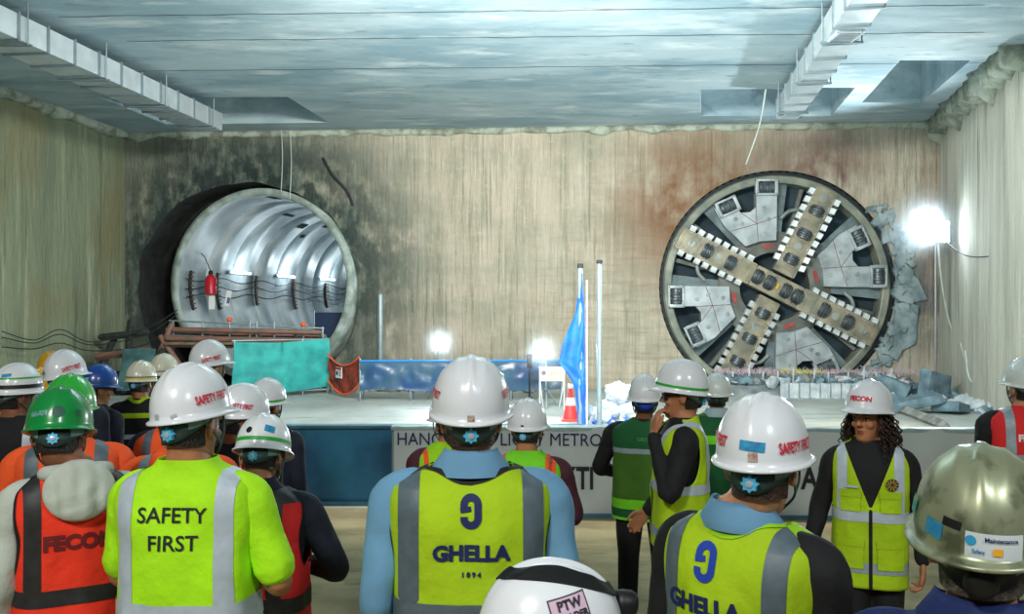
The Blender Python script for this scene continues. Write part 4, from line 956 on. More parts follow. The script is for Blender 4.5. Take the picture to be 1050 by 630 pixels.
SHIRT = [(.78,.172,.124,0),(.88,.182,.130,0),(.96,.178,.124,0),(1.06,.170,.120,.003),(1.16,.175,.124,.003),(1.27,.190,.130,0),(1.35,.197,.123,-.006),(1.41,.183,.106,-.012),(1.45,.140,.088,-.018),(1.475,.102,.078,-.022),(1.495,.074,.071,-.026)]
def se(a, b, th, n=2.5):
    c, s_ = math.cos(th), math.sin(th)
    return a*math.copysign(abs(c)**(2/n), c), b*math.copysign(abs(s_)**(2/n), s_)
def loft(prof, wt, bt, n=28, sub=3, zs=1.0):
    R = []
    for z, a, b_, yc in spl4(prof, sub):
        k = min(1, max(0, (1.47-z)/0.06)); aa = a*lerp(1, wt, k); bb = b_*lerp(1, bt, k)
        R.append([(se(aa, bb, 2*PI*i/n)[0], yc+se(aa, bb, 2*PI*i/n)[1], z) for i in range(n)])
    return R
HEAD = [(-.121,.020,.070,.036),(-.112,.036,.088,.010),(-.094,.048,.096,-.025),(-.062,.058,.093,-.058),(-.03,.066,.092,-.082),(0,.072,.091,-.096),(.03,.0745,.094,-.103),(.06,.073,.093,-.100),(.09,.062,.076,-.085),(.11,.040,.046,-.055),(.121,.012,.010,-.02)]
HAIRP = [(-.121,.066,.05,-.088),(-.09,.067,.06,-.091),(-.06,.068,.08,-.096),(-.03,.070,.092,-.101),(0,.0735,.091,-.105),(.03,.0755,.094,-.107),(.06,.073,.093,-.102),(.09,.062,.076,-.085),(.11,.040,.046,-.055),(.121,.012,.010,-.02)]
def headloft(off=0.0, n=28, sub=3, P_=None):
    R = []
    for z, a, yf, yb in spl4(P_ or HEAD, sub):
        yc = (yf+yb)/2; b_ = (yf-yb)/2; R.append([((a+off)*se(1, 1, 2*PI*i/n, 2.2)[0], yc+(b_+off)*se(1, 1, 2*PI*i/n, 2.2)[1], z+off*(z/.12)) for i in range(n)])
    return R
def hand_mesh(q, wr, d, nrm, side, curl=0.35, spread=1.0, thumb=0.6):
    """palm of four metacarpal rods, four jointed fingers of their own lengths and a thumb from the side of the palm"""
    wr = Vector(wr); d = Vector(d).normalized(); nrm = Vector(nrm); nrm = (nrm-d*nrm.dot(d)).normalized(); lat = d.cross(nrm)*side   # lat points to the thumb
    kn = [(0.030, 0.090), (0.010, 0.095), (-0.010, 0.090), (-0.029, 0.080)]; ln_ = [(.043, .026, .020), (.048, .030, .021), (.044, .028, .020), (.034, .021, .018)]
    for (l, f), seg in zip(kn, ln_):
        k = wr+lat*l+d*f; q.tube([wr+lat*l*0.55+d*0.0, wr+lat*l*0.9+d*0.045, k], [.013, .0135, .0108], 8)
        p = k; a = curl*0.5; pts = [p]; dirv = (d+lat*l*2.2*spread).normalized()
        for sl_ in seg:
            v = dirv*math.cos(a)+nrm*math.sin(a); p = p+v*sl_; pts.append(p); a += curl
        q.tube([pts[0], pts[0].lerp(pts[1], .5), pts[1], pts[1].lerp(pts[2], .5), pts[2], pts[3]], [.0105, .0092, .0096, .0085, .0086, .0072], 8)
    b0 = wr+lat*0.018+d*0.02; t1 = b0+(lat*0.75+d*0.7+nrm*0.25*thumb).normalized()*0.042; t2 = t1+(d*0.95+lat*0.25+nrm*0.35*thumb).normalized()*0.034; t3 = t2+(d+nrm*0.3*thumb).normalized()*0.026
    q.tube([b0, t1, t2, t3], [.015, .0125, .0108, .0088], 8)
def rotm(axis, deg): return Matrix.Rotation(math.radians(deg), 4, axis)
SKIN = {'light': (198, 140, 108), 'tan': (176, 118, 82), 'brown': (132, 82, 56), 'dark': (112, 68, 46)}
def skinm(k): return M('skin '+k, SKIN[k], 0.55, var=0.1, scale=12, bump=0.1, bscale=80)
m_hairb = M('black hair', (20, 16, 15), 0.5, var=0.4, scale=40, bump=0.8, bscale=120)
m_hairg = M('greying hair', (110, 100, 92), 0.6, col2=(54, 46, 40), scale=40, bump=0.8, bscale=120)
m_hairbr = M('brown hair', (70, 44, 30), 0.55, col2=(34, 22, 16), scale=40, bump=0.8, bscale=120)
m_eye = M('eye white', (226, 222, 216), 0.3, var=0); m_iris = M('iris', (24, 16, 12), 0.25, var=0)
m_band = M('headband plastic', (52, 74, 72), 0.5, var=0.15); m_bandg = M('headband grey', (120, 146, 146), 0.5, var=0.12)
m_strap = M('chin strap', (62, 84, 74), 0.7, var=0.2); m_knob = M('ratchet blue', (88, 186, 232), 0.45, var=0.05); m_boot = M('work boot', (30, 26, 24), 0.6, var=0.3)
m_tape = M('reflective tape', (150, 166, 176), 0.45, 0.1, var=0.08, scale=40); m_taped = M('grey reflective tape', (92, 108, 118), 0.5, 0.1, var=0.1, scale=30)
m_tapel = M('pale reflective tape', (186, 200, 212), 0.42, 0.05, var=0.06, scale=30); m_tapek = M('dark reflective tape', (44, 44, 46), 0.55, 0.1, var=0.2, scale=30)
m_pipk = M('black piping', (16, 18, 22), 0.7, var=0)
# ---------------- hard hat
HA, HB, HH = .118, .145, .172
def dome(th, t, off=0.0):
    t = min(t, 0.9999); sc = (1-t**2.5)**0.47
    x, y, z = HA*sc*math.sin(th), -HB*sc*math.cos(th), HH*t
    g = sstep(0.28, 0.5, t); r = 0.0055*math.exp(-(x/.011)**4)*g*(1-sstep(.08, .15, abs(y))*0.8)
    r += 0.0035*(math.exp(-((x-.040)/.007)**2)+math.exp(-((x+.040)/.007)**2))*g*(1-sstep(.05, .11, abs(y)))
    n = Vector((x/HA**2, y/HB**2, (z+0.02)/HH**2)).normalized()
    return Vector((x, y, z))+n*(off+r)
def hat_front(th): return max(0.0, -math.cos(th))
def hat_shell(peak=0.030, rimw=0.010, rear=0.004):
    q = MB(); n = 72; m = 22; R = []
    def rim(th, k): return rimw+peak*hat_front(th)**1.6+rear*max(0, math.cos(th))
    def rp(th, out, z):
        p = dome(th, 0.0); d = Vector((math.sin(th)/1.0, -math.cos(th), 0)); return p+d*out+Vector((0, 0, z))
    T_ = [2*PI*i/n for i in range(n)]
    dz = lambda th: -0.016*hat_front(th)**2
    R.append([dome(th, .62)*0.95 for th in T_]); R.append([dome(th, .3)*0.95+Vector((0, 0, .002)) for th in T_]); R.append([dome(th, 0)*0.95+Vector((0, 0, .0)) for th in T_]); 
    R.append([rp(th, rim(th, 0)*0.97, -.004+dz(th)) for th in T_]); R.append([rp(th, rim(th, 0), -.001+dz(th)) for th in T_]); R.append([rp(th, rim(th, 0)*0.98, .003+dz(th)) for th in T_])
    R.append([rp(th, rim(th, 0)*0.5, .0055+dz(th)*0.4) for th in T_]); R.append([rp(th, 0.001, .009) for th in T_])
    for i in range(2, m+1):
        R.append([dome(th, math.sin(PI/2*i/m)) for th in T_])
    return q.rings(R, 0, True, True)
def on_dome(t2, th0, z0, off=0.0016, rot=0.0, cx=1.0):
    v, f = t2; v = [(a*cx, c) for a, c in v]; cr_, sr = math.cos(rot), math.sin(rot); o = []
    for x, y in v:
        x, y = x*cr_-y*sr, x*sr+y*cr_; t = max(0.0, (z0+y)/HH); sc = (1-min(t, .99)**2.5)**0.47; rad = math.hypot(HA*sc*math.cos(th0), HB*sc*math.sin(th0))
        o.append(tuple(dome(th0+x/max(.03, rad), t, off)))
    return MB().add(o, f)
def strip_dome(z0, z1, t0=-PI, t1=PI, off=0.0014, n=64, zf=None):
    v = []; f = []
    for i in range(n+1):
        th = lerp(t0, t1, i/n); dzz = zf(th) if zf else 0
        for j in range(4): v.append(tuple(dome(th, max(.0, lerp(z0, z1, j/3)+dzz)/HH, off)))
        if i:
            for j in range(3): f.append((4*i-4+j, 4*i+j, 4*i+1+j, 4*i-3+j))
    return MB().add(v, f)
HATC = {'white': (226, 230, 236), 'cream': (226, 222, 200), 'green': (16, 136, 62), 'lime': (44, 178, 60), 'blue': (24, 74, 158), 'yellow': (238, 178, 36), 'olive': (156, 162, 132), 'pale': (220, 228, 226)}
m_redl = M('red lettering', (206, 44, 66), 0.5, var=0); m_grn = M('green stripe', (40, 170, 52), 0.45, var=0.08); m_dgrn = M('dark green mark', (20, 84, 64), 0.5, var=0.1)
m_stick = M('blue sticker', (52, 158, 206), 0.45, col2=(34, 120, 170), scale=60); m_silver = M('silver sticker', (196, 206, 214), 0.35, 0.3, var=0.1)
def add_hat(root, HM, h):
    HM2 = HM @ Matrix.Translation((0, 0.004, h.get('z', .034))) @ rotm('X', h.get('tilt', 6)) @ rotm('Y', h.get('roll', 0))
    c = h['c']; met = c == 'olive'
    mt = M('hat '+c, HATC[c], 0.36 if met else 0.26, 0.45 if met else 0.0, var=0.03, scale=14 if met else 5, coat=0.15 if met else 0.3, spec=0.5, col2=(96, 104, 78) if met else None, lo=.36, hi=.50)
    o = ob('hard_hat', hat_shell(h.get('peak', .030), h.get('rimw', .010), h.get('rear', .004)), mt, root, True); o.matrix_local = HM2
    q = MB(); n = 48; R = []                                            # inner headband: low at the nape
    for (k, off) in ((1, 0), (0, 0), (0, .004), (1, .004)):
        r = []
        for i in range(n):
            th = 2*PI*i/n; bk = max(0, math.cos(th)); zb = -.012-.054*bk**2; zt = .008-.012*bk
            r.append((( .089+off)*math.sin(th), -(.1195+off)*math.cos(th), zt if k else zb))
        R.append(r)
    R.append(R[0]); q.rings(R, 0, False, False); ob('headband', q, m_band if not h.get('bandm') else h['bandm'], o, True)
    for sd in (-1, 1):
        q = MB(); v = []; f = []
        for i in range(9):
            th = sd*lerp(.62, 1.25, i/8); bk = math.cos(th)
            for z in (-.006-.030*bk, .006-.006*bk): v.append((.0955*math.sin(th), -.1255*math.cos(th), z))
            if i: f.append((2*i-2, 2*i, 2*i+1, 2*i-1))
        ob('side_clip', q.add(v, f), m_bandg, o, True)
    if h.get('knob', 1):
        q = MB(); st = []
        for i in range(16): r = .023 if i % 2 == 0 else .0165; st.append((r*math.cos(PI*i/8), r*math.sin(PI*i/8)))
        q.prism(st, -.010, .004); q.xf(Matrix.Translation((0, -.127, -.036))); kb = ob('ratchet_knob', q, m_knob if h.get('knob', 1) == 1 else m_blk, o)
        if h.get('knob', 1) == 1: ob('knob_hub', MB().lathe([(.009, 0), (.009, .003), (.004, .004)], 12, Matrix.Translation((0, -.137, -.036)) @ Matrix.Rotation(PI/2, 4, 'X')), m_silver, o)
        if h.get('knob', 1) == 2:
            ob('knob_ring', MB().lathe([(.026, -.012), (.03, 0), (.026, .012), (.012, .016)], 16, Matrix.Translation((0, -.131, -.040)) @ Matrix.Rotation(PI/2, 4, 'X')), m_blk, o, True)
    if h.get('strap', 1):
        for sd in (-1, 1):
            loose = h.get('loose', 0)
            pa, pb, pc = Vector((sd*.083, -.055, -.012)), Vector((sd*.083, .045, -.012)), Vector((sd*.070, .03, -.105)); ch_ = Vector((sd*.012, .052, -.165-.02*loose))
            for st in ([pa, (pa+pc)/2+Vector((sd*.008, 0, 0)), pc, ch_], [pb, (pb+pc)/2+Vector((sd*.008, .0, 0)), pc]):
                ob('chin_strap', MB().tube(st, .0075, 6, sub=4, sx=0.4), m_strap, o, True)
    for im, dct in enumerate(h.get('marks', ())):
        k = dct[0]
        if k == 'lamp2': pass
        elif k == 'text': _, s_, size, th, z, mm, bold, rot = dct; ob('lettering', on_dome(text2d(s_, size, bold), th, z, .0042, rot, .62 if s_.startswith('SAFETY') else 1.0), mm, o, True)
        elif k == 'rect': _, wd, ht, th, z, mm, rot = dct; ob('sticker', on_dome(rect2d(-wd/2, -ht/2, wd/2, ht/2), th, z, .0012+.0005*im, rot), mm, o, True)
        elif k == 'disc': _, r, th, z, mm = dct; ob('emblem', on_dome(disc2d(r), th, z, .0016+.0005*im), mm, o, True)
        elif k == 'band': _, z0, z1, mm = dct; ob('stripe', strip_dome(z0, z1, zf=dct[4] if len(dct) > 4 else None), mm, o, True)
        elif k == 'lampband': 
            ob('lamp_strap', strip_dome(*h.get('strapz', (.030, .052)), off=.004, zf=h.get('strapf')), m_blk, o, True)
    if h.get('lamp'):
        p = dome(PI+h.get('lampth', 0), h.get('lampt', .26), .0); d = Vector((p.x, p.y, 0)).normalized(); T = Matrix.Translation(p+d*.012) @ d.to_track_quat('Z', 'Y').to_matrix().to_4x4()
        lo = ob('head_lamp', MB().lathe([(.022, -.012), (.026, .0), (.026, .022), (.021, .030), (.017, .026)], 18, T), m_blk, o, True)
        ob('lamp_indicator', MB().ell(p+d*.030+Vector((0, 0, -.030)), (.009, .009, .008)), M('green indicator', (40, 230, 90), 0.4, var=0, emit=1.2), o, True)
    return o
# ---------------- vest
def vest_grid(wt, bt, seed, dz=0.0, amp=0.007, prof=VEST, n=104, sub=8):
    G = []; L_ = spl4(prof, sub)
    for z, a, b_, yc in L_:
        k = min(1, max(0, (1.49-z)/0.07)); aa = a*lerp(1, wt, k); bb = b_*lerp(1, bt, k); r = []
        for i in range(n):
            th = 2*PI*i/n; x, y = se(aa, bb, th, 3.0); am = amp*min(1, max(.25, (1.47-z)/.2))
            dsp = am*(1.6*noise.noise(Vector((x*7+seed, y*7, z*3.2)))+0.8*noise.noise(Vector((x*16, y*16+seed, z*9)))+0.5*math.sin((z*24+x*22*math.copysign(1, y)+seed*3))*max(0, noise.noise(Vector((x*5, z*5, seed+4)))))
            L2 = math.hypot(x, y) or 1; r.append(Vector((x*(1+dsp/L2), yc+y*(1+dsp/L2), z+dz)))
        G.append(r)
    return G
class Vest:
    def __init__(s, wt, bt, seed, amp=0.010, hem=None, arm=(1.30, .155, .075), neck=(.098, .086), zv=1.14, vk=3.2, prof=VEST, sleeveless=True):
        pr = list(prof)
        if hem: pr[0] = (hem,)+pr[0][1:]
        s.G = vest_grid(wt, bt, seed, 0, amp, pr); s.n = len(s.G[0]); s.v = [p for r in s.G for p in r]; n = s.n
        s.f = [(i*n+k, i*n+(k+1) % n, (i+1)*n+(k+1) % n, (i+1)*n+k) for i in range(len(s.G)-1) for k in range(n)]
        N = [Vector((0, 0, 0)) for _ in s.v]
        for q in s.f:
            a, b_, c = s.v[q[0]], s.v[q[1]], s.v[q[2]]; d = s.v[q[3]]; nn = (c-a).cross(d-b_)
            for i in q: N[i] += nn
        s.N = [p.normalized() for p in N]; s.arm, s.neck, s.zv, s.vk, s.bt, s.sl = arm, neck, zv, vk, bt, sleeveless
        s.top = max(p.z for p in s.v)
    def fn(s, p):
        x, y, z = p; o = 9.0
        if z > 1.30: 
            o = min(o, (math.hypot(x/s.neck[0], (y+.018)/s.neck[1])-1)*.09)
        if s.zv and y > 0: o = min(o, (abs(x)-(z-s.zv)/s.vk)*0.9 if z > s.zv else 9)
        return o
    def fa(s, p):
        x, y, z = p
        if not s.sl or abs(x) < .09: return 9.0
        return (math.hypot((y+.004)/(s.arm[2]*s.bt), (z-s.arm[0])/s.arm[1])-1)*.11
    def layer(s, off, *fs):
        v = [tuple(p+nn*off) for p, nn in zip(s.v, s.N)]; val = [min([min(s.fn(p), s.fa(p))]+[g(p) for g in fs]) for p in s.v]
        return clip(v, s.f, val)
    def shell(s):
        return s.layer(0)
    def surf(s, x, z, back=True, off=.006):
        n = s.n; best = None
        ri = min(range(len(s.G)-1), key=lambda i: abs((s.G[i][0].z+s.G[i+1][0].z)/2-z)); 
        while ri > 0 and s.G[ri][0].z > z: ri -= 1
        while ri < len(s.G)-2 and s.G[ri+1][0].z < z: ri += 1
        t = (z-s.G[ri][0].z)/max(1e-6, s.G[ri+1][0].z-s.G[ri][0].z); y = []
        for r in (s.G[ri], s.G[ri+1]):
            rng = range(n//2, n) if back else range(0, n//2); yy = None
            for k in rng:
                a, b_ = r[k], r[(k+1) % n]
                if min(a.x, b_.x) <= x <= max(a.x, b_.x) and abs(a.x-b_.x) > 1e-9: yy = lerp(a.y, b_.y, (x-a.x)/(b_.x-a.x)); break
            if yy is None: yy = r[n//2 if x < 0 else 0].y
            y.append(yy)
        return Vector((x, lerp(y[0], y[1], t)+(-off if back else off), z))
    def decal(s, t2, x0, z0, back=True, off=.006, sc=1.0):
        v, f = t2; return MB().add([tuple(s.surf(x0+(a*sc if back else -a*sc), z0+c*sc, back, off)) for a, c in v], f)
def add_vest(root, P, vd):
    wt, bt = vd.get('wt', P['wt']), vd.get('bt', P['bt']); vs = Vest(wt, bt, vd.get('seed', 1.0), vd.get('amp', .010), vd.get('hem'), vd.get('arm', (1.30, .155, .075)), vd.get('neck', (.098, .086)), vd.get('zv', 1.14), vd.get('vk', 3.2), sleeveless=vd.get('sl', True))
    mt = vd['m']; o = ob('safety_vest' if vd.get('sl', True) else 't_shirt', vs.shell(), mt, root, True)
    sd = o.modifiers.new('thickness', 'SOLIDIFY'); sd.thickness = 0.004; sd.offset = -1
    off = .0025
    for (x0, x1, z0, z1, mm) in vd.get('vert', ()):
        for sg_ in (-1, 1):
            for fb in (-1, 1):
                for isl in islands(vs.layer(off, lambda p: (sg_*p.x-x0), lambda p: x1-sg_*p.x, lambda p: p.z-z0, lambda p: z1-p.z, lambda p: fb*(p.y+.012)+.0005)): ob('reflective_tape', isl, mm, o, True)
    for (z0, z1, mm) in vd.get('hor', ()):
        ob('reflective_tape', vs.layer(off*1.3, lambda p: p.z-z0, lambda p: z1-p.z), mm, o, True)
    if vd.get('lowm'): ob('lower_panel', vs.layer(off*0.6, lambda p: vd['lowz']-p.z), vd['lowm'], o, True)
    if vd.get('upm'): ob('upper_panel', vs.layer(off*0.6, lambda p: p.z-vd['upz']), vd['upm'], o, True)
    if vd.get('pip'):
        for isl in islands(vs.layer(off*1.5, lambda p: .010-vs.fn(p))): ob('piping', isl, vd['pip'], o, True)
        for sg_ in (-1, 1):
            for isl in islands(vs.layer(off*1.5, lambda p: .011-vs.fa(p), lambda p: sg_*p.x)): ob('piping', isl, vd['pip'], o, True)
    if vd.get('zip'): ob('front_zip', vs.layer(off*1.6, lambda p: .009-abs(p.x), lambda p: p.y), vd['zip'], o, True)
    for d in vd.get('decals', ()):
        ob(d[0], vs.decal(d[1], d[2], d[3], d[4] if len(d) > 4 else True, d[6] if len(d) > 6 else .0042), d[5], o, True)
    for (x, z, w_, h_) in vd.get('pockets', ()):
        q = vs.decal(rect2d(-w_/2, -h_/2, w_/2, h_/2), x, z, False, .010); ob('pocket', q, mt, o, True)
        q = vs.decal(rect2d(-w_/2-.004, h_/2-.035, w_/2+.004, h_/2+.004), x, z, False, .014); ob('pocket_flap', q, mt, o, True)
    return vs
def gly(w_, r, gap=True):
    """the open ring emblem: a tall ring with its left side cut and the upper end turned in"""
    p = [(-.12*r, .12*r), (-.52*r, -.02*r), (-.56*r, .35*r)]
    p = [(-.56*r, .10*r)]+[(.56*r*math.cos(a), .52*r+.56*r*math.sin(a)) for a in [PI-PI*i/12 for i in range(13)]]+[(.56*r*math.cos(a), -.52*r+.56*r*math.sin(a)) for a in [-PI*i/12 for i in range(13)]]+[(-.56*r, -.40*r)]
    v, f = stroke2d(p, w_)
    v2, f2 = stroke2d([(-.56*r-w_/2, .10*r), (-.30*r, .16*r), (.0, .22*r)], w_*.7); n = len(v); return v+v2, f+[tuple(i+n for i in q) for q in f2]
PEOPLE = []
def person(P):
    wt, bt, sk = P.setdefault('wt', 1.0), P.setdefault('bt', P.get('wt', 1.0)**1.1), skinm(P.get('skin', 'tan'))
    HM = Matrix.Translation((0, P.get('lean', 0)+0.0, 1.60-.12)) @ rotm('Z', P.get('hyaw', 0)) @ rotm('X', -P.get('hpitch', 0)) @ rotm('Y', P.get('hroll', 0)) @ Matrix.Translation((0, 0, .12))
    HM = Matrix.Translation((P.get('hx', 0), -.018, 0)) @ HM
    # stand the figure so that its hat top meets the measured height at that distance
    top = HM @ Vector((0, 0, .034+.172)); d = P['d']; yaw = math.radians(P.get('yaw', 0))-math.atan((P['x']-CX)/F); zt = CAMZ-(P['top']-CY)/F*d; s_ = zt/top.z; P['s'] = s_
    off = Matrix.Rotation(yaw, 3, 'Z') @ (top*s_); ctr = Matrix.Rotation(yaw, 3, 'Z') @ ((HM @ Vector((0, 0, .09)))*s_)
    root = empty('person', ((P['x']-CX)/F*d-ctr.x, d-ctr.y, 0), P['label'], 'person', 'onlookers in hard hats', yaw, s_)
    sh = {-1: Vector((-.190*wt, -.008, 1.385)), 1: Vector((.190*wt, -.008, 1.385))}
    arms = P.get('arms', {})
    def arm(sd):
        el, wr, hd, hn = arms.get(sd, ((.228*wt, -.03, 1.10), (.238*wt, .06, .86), (0.0, .12, -1), (-1, .1, 0)))
        el, wr, hd, hn = [Vector((a[0]*(sd if sd not in arms else 1), a[1], a[2])) for a in (el, wr, hd, hn)]
        return el, wr, hd.normalized(), hn
    q = MB(); q.rings(loft(TORSO, wt, bt)); q.join(MB().rings(headloft()), HM)
    hn0 = HM @ Vector((0, -.025, -.05)); q.tube([(0, -.026, 1.44), (0, -.028, 1.50), hn0.lerp(Vector((0, -.028, 1.5)), .5), hn0], [.068, .060, .0585, .060], 16)
    q.join(MB().ell((0, -.06, .02), (.070, .048, .078), n=16, m=10), HM)
    for sd in (-1, 1):
        er = MB(); er.ell((sd*.082, -.010, .000), (.0095, .021, .033), Matrix.Rotation(sd*.30, 3, 'Z') @ Matrix.Rotation(-.15, 3, 'X'), n=12, m=8); er.tube([(sd*.087, -.026, .022), (sd*.093, -.028, 0.0), (sd*.085, -.014, -.028)], .0055, 6, sub=3); q.join(er, HM)
    fc = MB()                                                          # nose, brow, cheeks, lips
    fc.tube([(0, .090, .026), (0, .103, .004), (0, .116, -.018)], [.009, .010, .0125], 10, sub=3); 
    for sd in (-1, 1):
        fc.ell((sd*.011, .105, -.022), (.0085, .010, .0075)); fc.ell((sd*.032, .084, .030), (.026, .014, .0085)); fc.ell((sd*.040, .072, -.022), (.024, .020, .020)); fc.ell((sd*.034, .080, .008), (.017, .008, .008))
    fc.ell((0, .091, -.053), (.022, .009, .0055)); fc.ell((0, .090, -.065), (.019, .010, .0065)); fc.ell((0, .084, -.099), (.020, .014, .014)); q.join(fc, HM)
    lp = Vector((.090, 0, .90))
    for sd in (-1, 1):
        el, wr, hd, hn = arm(sd); S = sh[sd]; w2 = lerp(1, wt, .25)
        q.tube([S+Vector((-sd*.03, 0, .01)), S.lerp(el, .12), S.lerp(el, .5), el, el.lerp(wr, .3), wr], [.058*w2, .058*w2, .048*w2, .041*w2, .040*w2, .027*w2], 14, sub=4)
        hand_mesh(q, wr, hd, hn, -sd if P.get('flip') else sd, P.get('curl', .4))
        st = P.get('stance', .02)*sd
        q.tube([(sd*.085*wt, 0, .90), (sd*.095*wt, .005+st, .70), (sd*.1*wt, .012+st, .50), (sd*.1*wt, -.01+st*2, .32), (sd*.1*wt, -.018+st*2, .09)], [.092*w2, .078*w2, .058, .056, .040], 14, sub=4)
        q.tube([(sd*.1*wt, -.05+st*2, .045), (sd*.105*wt, .06+st*2, .035), (sd*.11*wt, .15+st*2, .028)], [.036, .036, .026], 10, sub=2)
    bo = ob('body', setmat(remesh(q, P.get('vox', .0075), 3), sk), None, root)
    # shoes and trousers
    for sd in (-1, 1):
        st = P.get('stance', .02)*sd; t = MB(); t.tube([(sd*.1*wt, -.055+st*2, .050), (sd*.103*wt, .03+st*2, .048), (sd*.11*wt, .165+st*2, .042)], [.050, .053, .042], 14, sub=4, sx=0.95); t.tube([(sd*.1*wt, -.02+st*2, .05), (sd*.1*wt, -.018+st*2, .19)], [.055, .056], 14)
        t.v = [(a, b_, max(0.0, c)) for a, b_, c in t.v]; ob('boot', setmat(remesh(t, .012, 2), m_boot), None, root)
    t = MB(); t.rings(loft([(.80,.160,.118,0),(.88,.180,.128,-.004),(.96,.177,.122,0),(1.02,.170,.118,0)], wt, bt))
    for sd in (-1, 1):
        st = P.get('stance', .02)*sd; t.tube([(sd*.085*wt, 0, .90), (sd*.096*wt, .005+st, .70), (sd*.1*wt, .012+st, .50), (sd*.1*wt, -.008+st*2, .32), (sd*.1*wt, -.016+st*2, .12)], [.104*w2, .094*w2, .078, .074, .066], 16, sub=4)
    ob('trousers', setmat(remesh(t, .012, 3), P.get('trous', m_trk)), None, root)
    # shirt
    mt = P['shirt']; t = MB(); t.rings(loft(SHIRT, wt, bt))
    fr_ = P.get('sleeve', 1.0)
    for sd in (-1, 1):
        el, wr, hd, hn = arm(sd); S = sh[sd]; w2 = lerp(1, wt, .25)
        pts = [S+Vector((-sd*.05, 0, .012)), S.lerp(el, .08), S.lerp(el, .5)]; rr = [.068*w2, .072*w2, .062*w2]
        if fr_ >= 1: pts += [el, el.lerp(wr, .4), el.lerp(wr, .95)]; rr += [.055*w2, .051*w2, .039*w2]
        else: pts += [S.lerp(el, fr_*1.5)]; rr += [.066*w2]
        t2 = MB().tube(pts, rr, 16, sub=5)
        t2.v = [tuple(Vector(p)+Vector((noise.noise(Vector(p)*14), noise.noise(Vector(p)*14+Vector((9, 0, 0))), 0))*.008) for p in t2.v]; t.join(t2)
    if P.get('torso_in_vest'): pass
    so_ = ob(P.get('shirtname', 'shirt'), setmat(remesh(t, .009, 3), mt), None, root)
    if P.get('collar'):
        q = MB(); n = 40; R = []
        for (r, z, y) in ((.074, 1.462, -.022), (.0755, 1.50, -.026), (.0735, 1.525, -.030), (.078, 1.530, -.032), (.086, 1.515, -.030), (.112, 1.478, -.026), (P.get('colr', .112), 1.455, -.022)):
            R.append([(r*math.cos(2*PI*i/n)*1.02, y+r*math.sin(2*PI*i/n)*.95, z-.035*max(0, math.sin(2*PI*i/n))) for i in range(n)])
        q.rings(R, 0, False, False); ob('collar', q, P['collar'], so_, True)
    if P.get('turtle'):
        q = MB(); n = 32; q.rings([[(r*math.cos(2*PI*i/n), -.028+r*math.sin(2*PI*i/n), z) for i in range(n)] for r, z in ((.074, 1.46), (.067, 1.50), (.066, 1.535), (.062, 1.54))], 0, False, False); ob('collar', q, mt, so_, True)
    if P.get('hood'):
        q = MB(); q.ell((0, -.135*bt, 1.425), (.125, .05, .115), Matrix.Rotation(-.25, 3, 'X'), 40, 24); q.tube([(-.07, .04, 1.455), (-.105, -.03, 1.475), (-.085, -.09, 1.485), (0, -.115, 1.49), (.085, -.09, 1.485), (.105, -.03, 1.475), (.07, .04, 1.455)], [.022, .026, .034, .036, .034, .026, .022], 12, sub=6)
        me = remesh(q, .007, 4)
        for v in me.vertices:
            p = v.co; k = noise.noise(Vector((p.x*26, p.z*5, 1)))*.012+noise.noise(p*20)*.006; v.co = p+Vector((p.x*.4, -1, .3)).normalized()*k
        ob('hood', setmat(me, P['hood']), None, root)
    # hair
    if P.get('hair'):
        R = headloft(.0035, 48, 6, HAIRP); n = 48; v = [p for r in R for p in r]; f = [(i*n+k, i*n+(k+1) % n, (i+1)*n+(k+1) % n, (i+1)*n+k) for i in range(len(R)-1) for k in range(n)]
        zl = P.get('hairz', -.058)
        def hf(p):
            x, y, z = p; a = (z-zl) if y < -.02 else (z+.0-(.5*(y+.02)))
            ear = math.hypot((y-.010)/.040, (z+.002)/.055)-1 if abs(x) > .05 else 9
            return min(a, ear*.03, .055-y+max(0, z-.06)*1.2)
        hm = clip(v, f, [hf(p) for p in v]); hm.xf(HM); ob('hair', hm, P['hair'], root, True)
    if P.get('face'):
        for sd in (-1, 1):
            q = MB(); q.ell((sd*.032, .0865, .0105), (.0135, .0085, .0068), None, 14, 10); q.xf(HM); ey = ob('eye', q, m_eye, root, True)
            q = MB(); q.ell((sd*.032+P.get('gaze', 0), .0935, .0105), (.0055, .0025, .0056), None, 12, 8); q.xf(HM); ob('iris', q, m_iris, ey, True)
            q = MB(); q.tube([(sd*.017, .097, .031), (sd*.032, .0965, .0365), (sd*.050, .086, .031)], [.0030, .0040, .0022], 8, sub=4); q.xf(HM); ob('eyebrow', q, m_hairb, root, True)
            q = MB(); q.tube([(sd*.018, .0925, .013), (sd*.032, .0965, .0185), (sd*.047, .087, .0135)], .0022, 6, sub=4); q.xf(HM); ob('eyelid', q, m_hairb, root, True)
        q = MB(); q.ell((0, .0975, -.0535), (.021, .005, .0045)); q.ell((0, .097, -.0640), (.018, .006, .0055)); q.xf(HM); ob('lips', q, M('lips '+P.get('skin', 'tan'), tuple(int(a*b_) for a, b_ in zip(SKIN[P.get('skin', 'tan')], (.92, .66, .68))), 0.45, var=0.05), root, True)
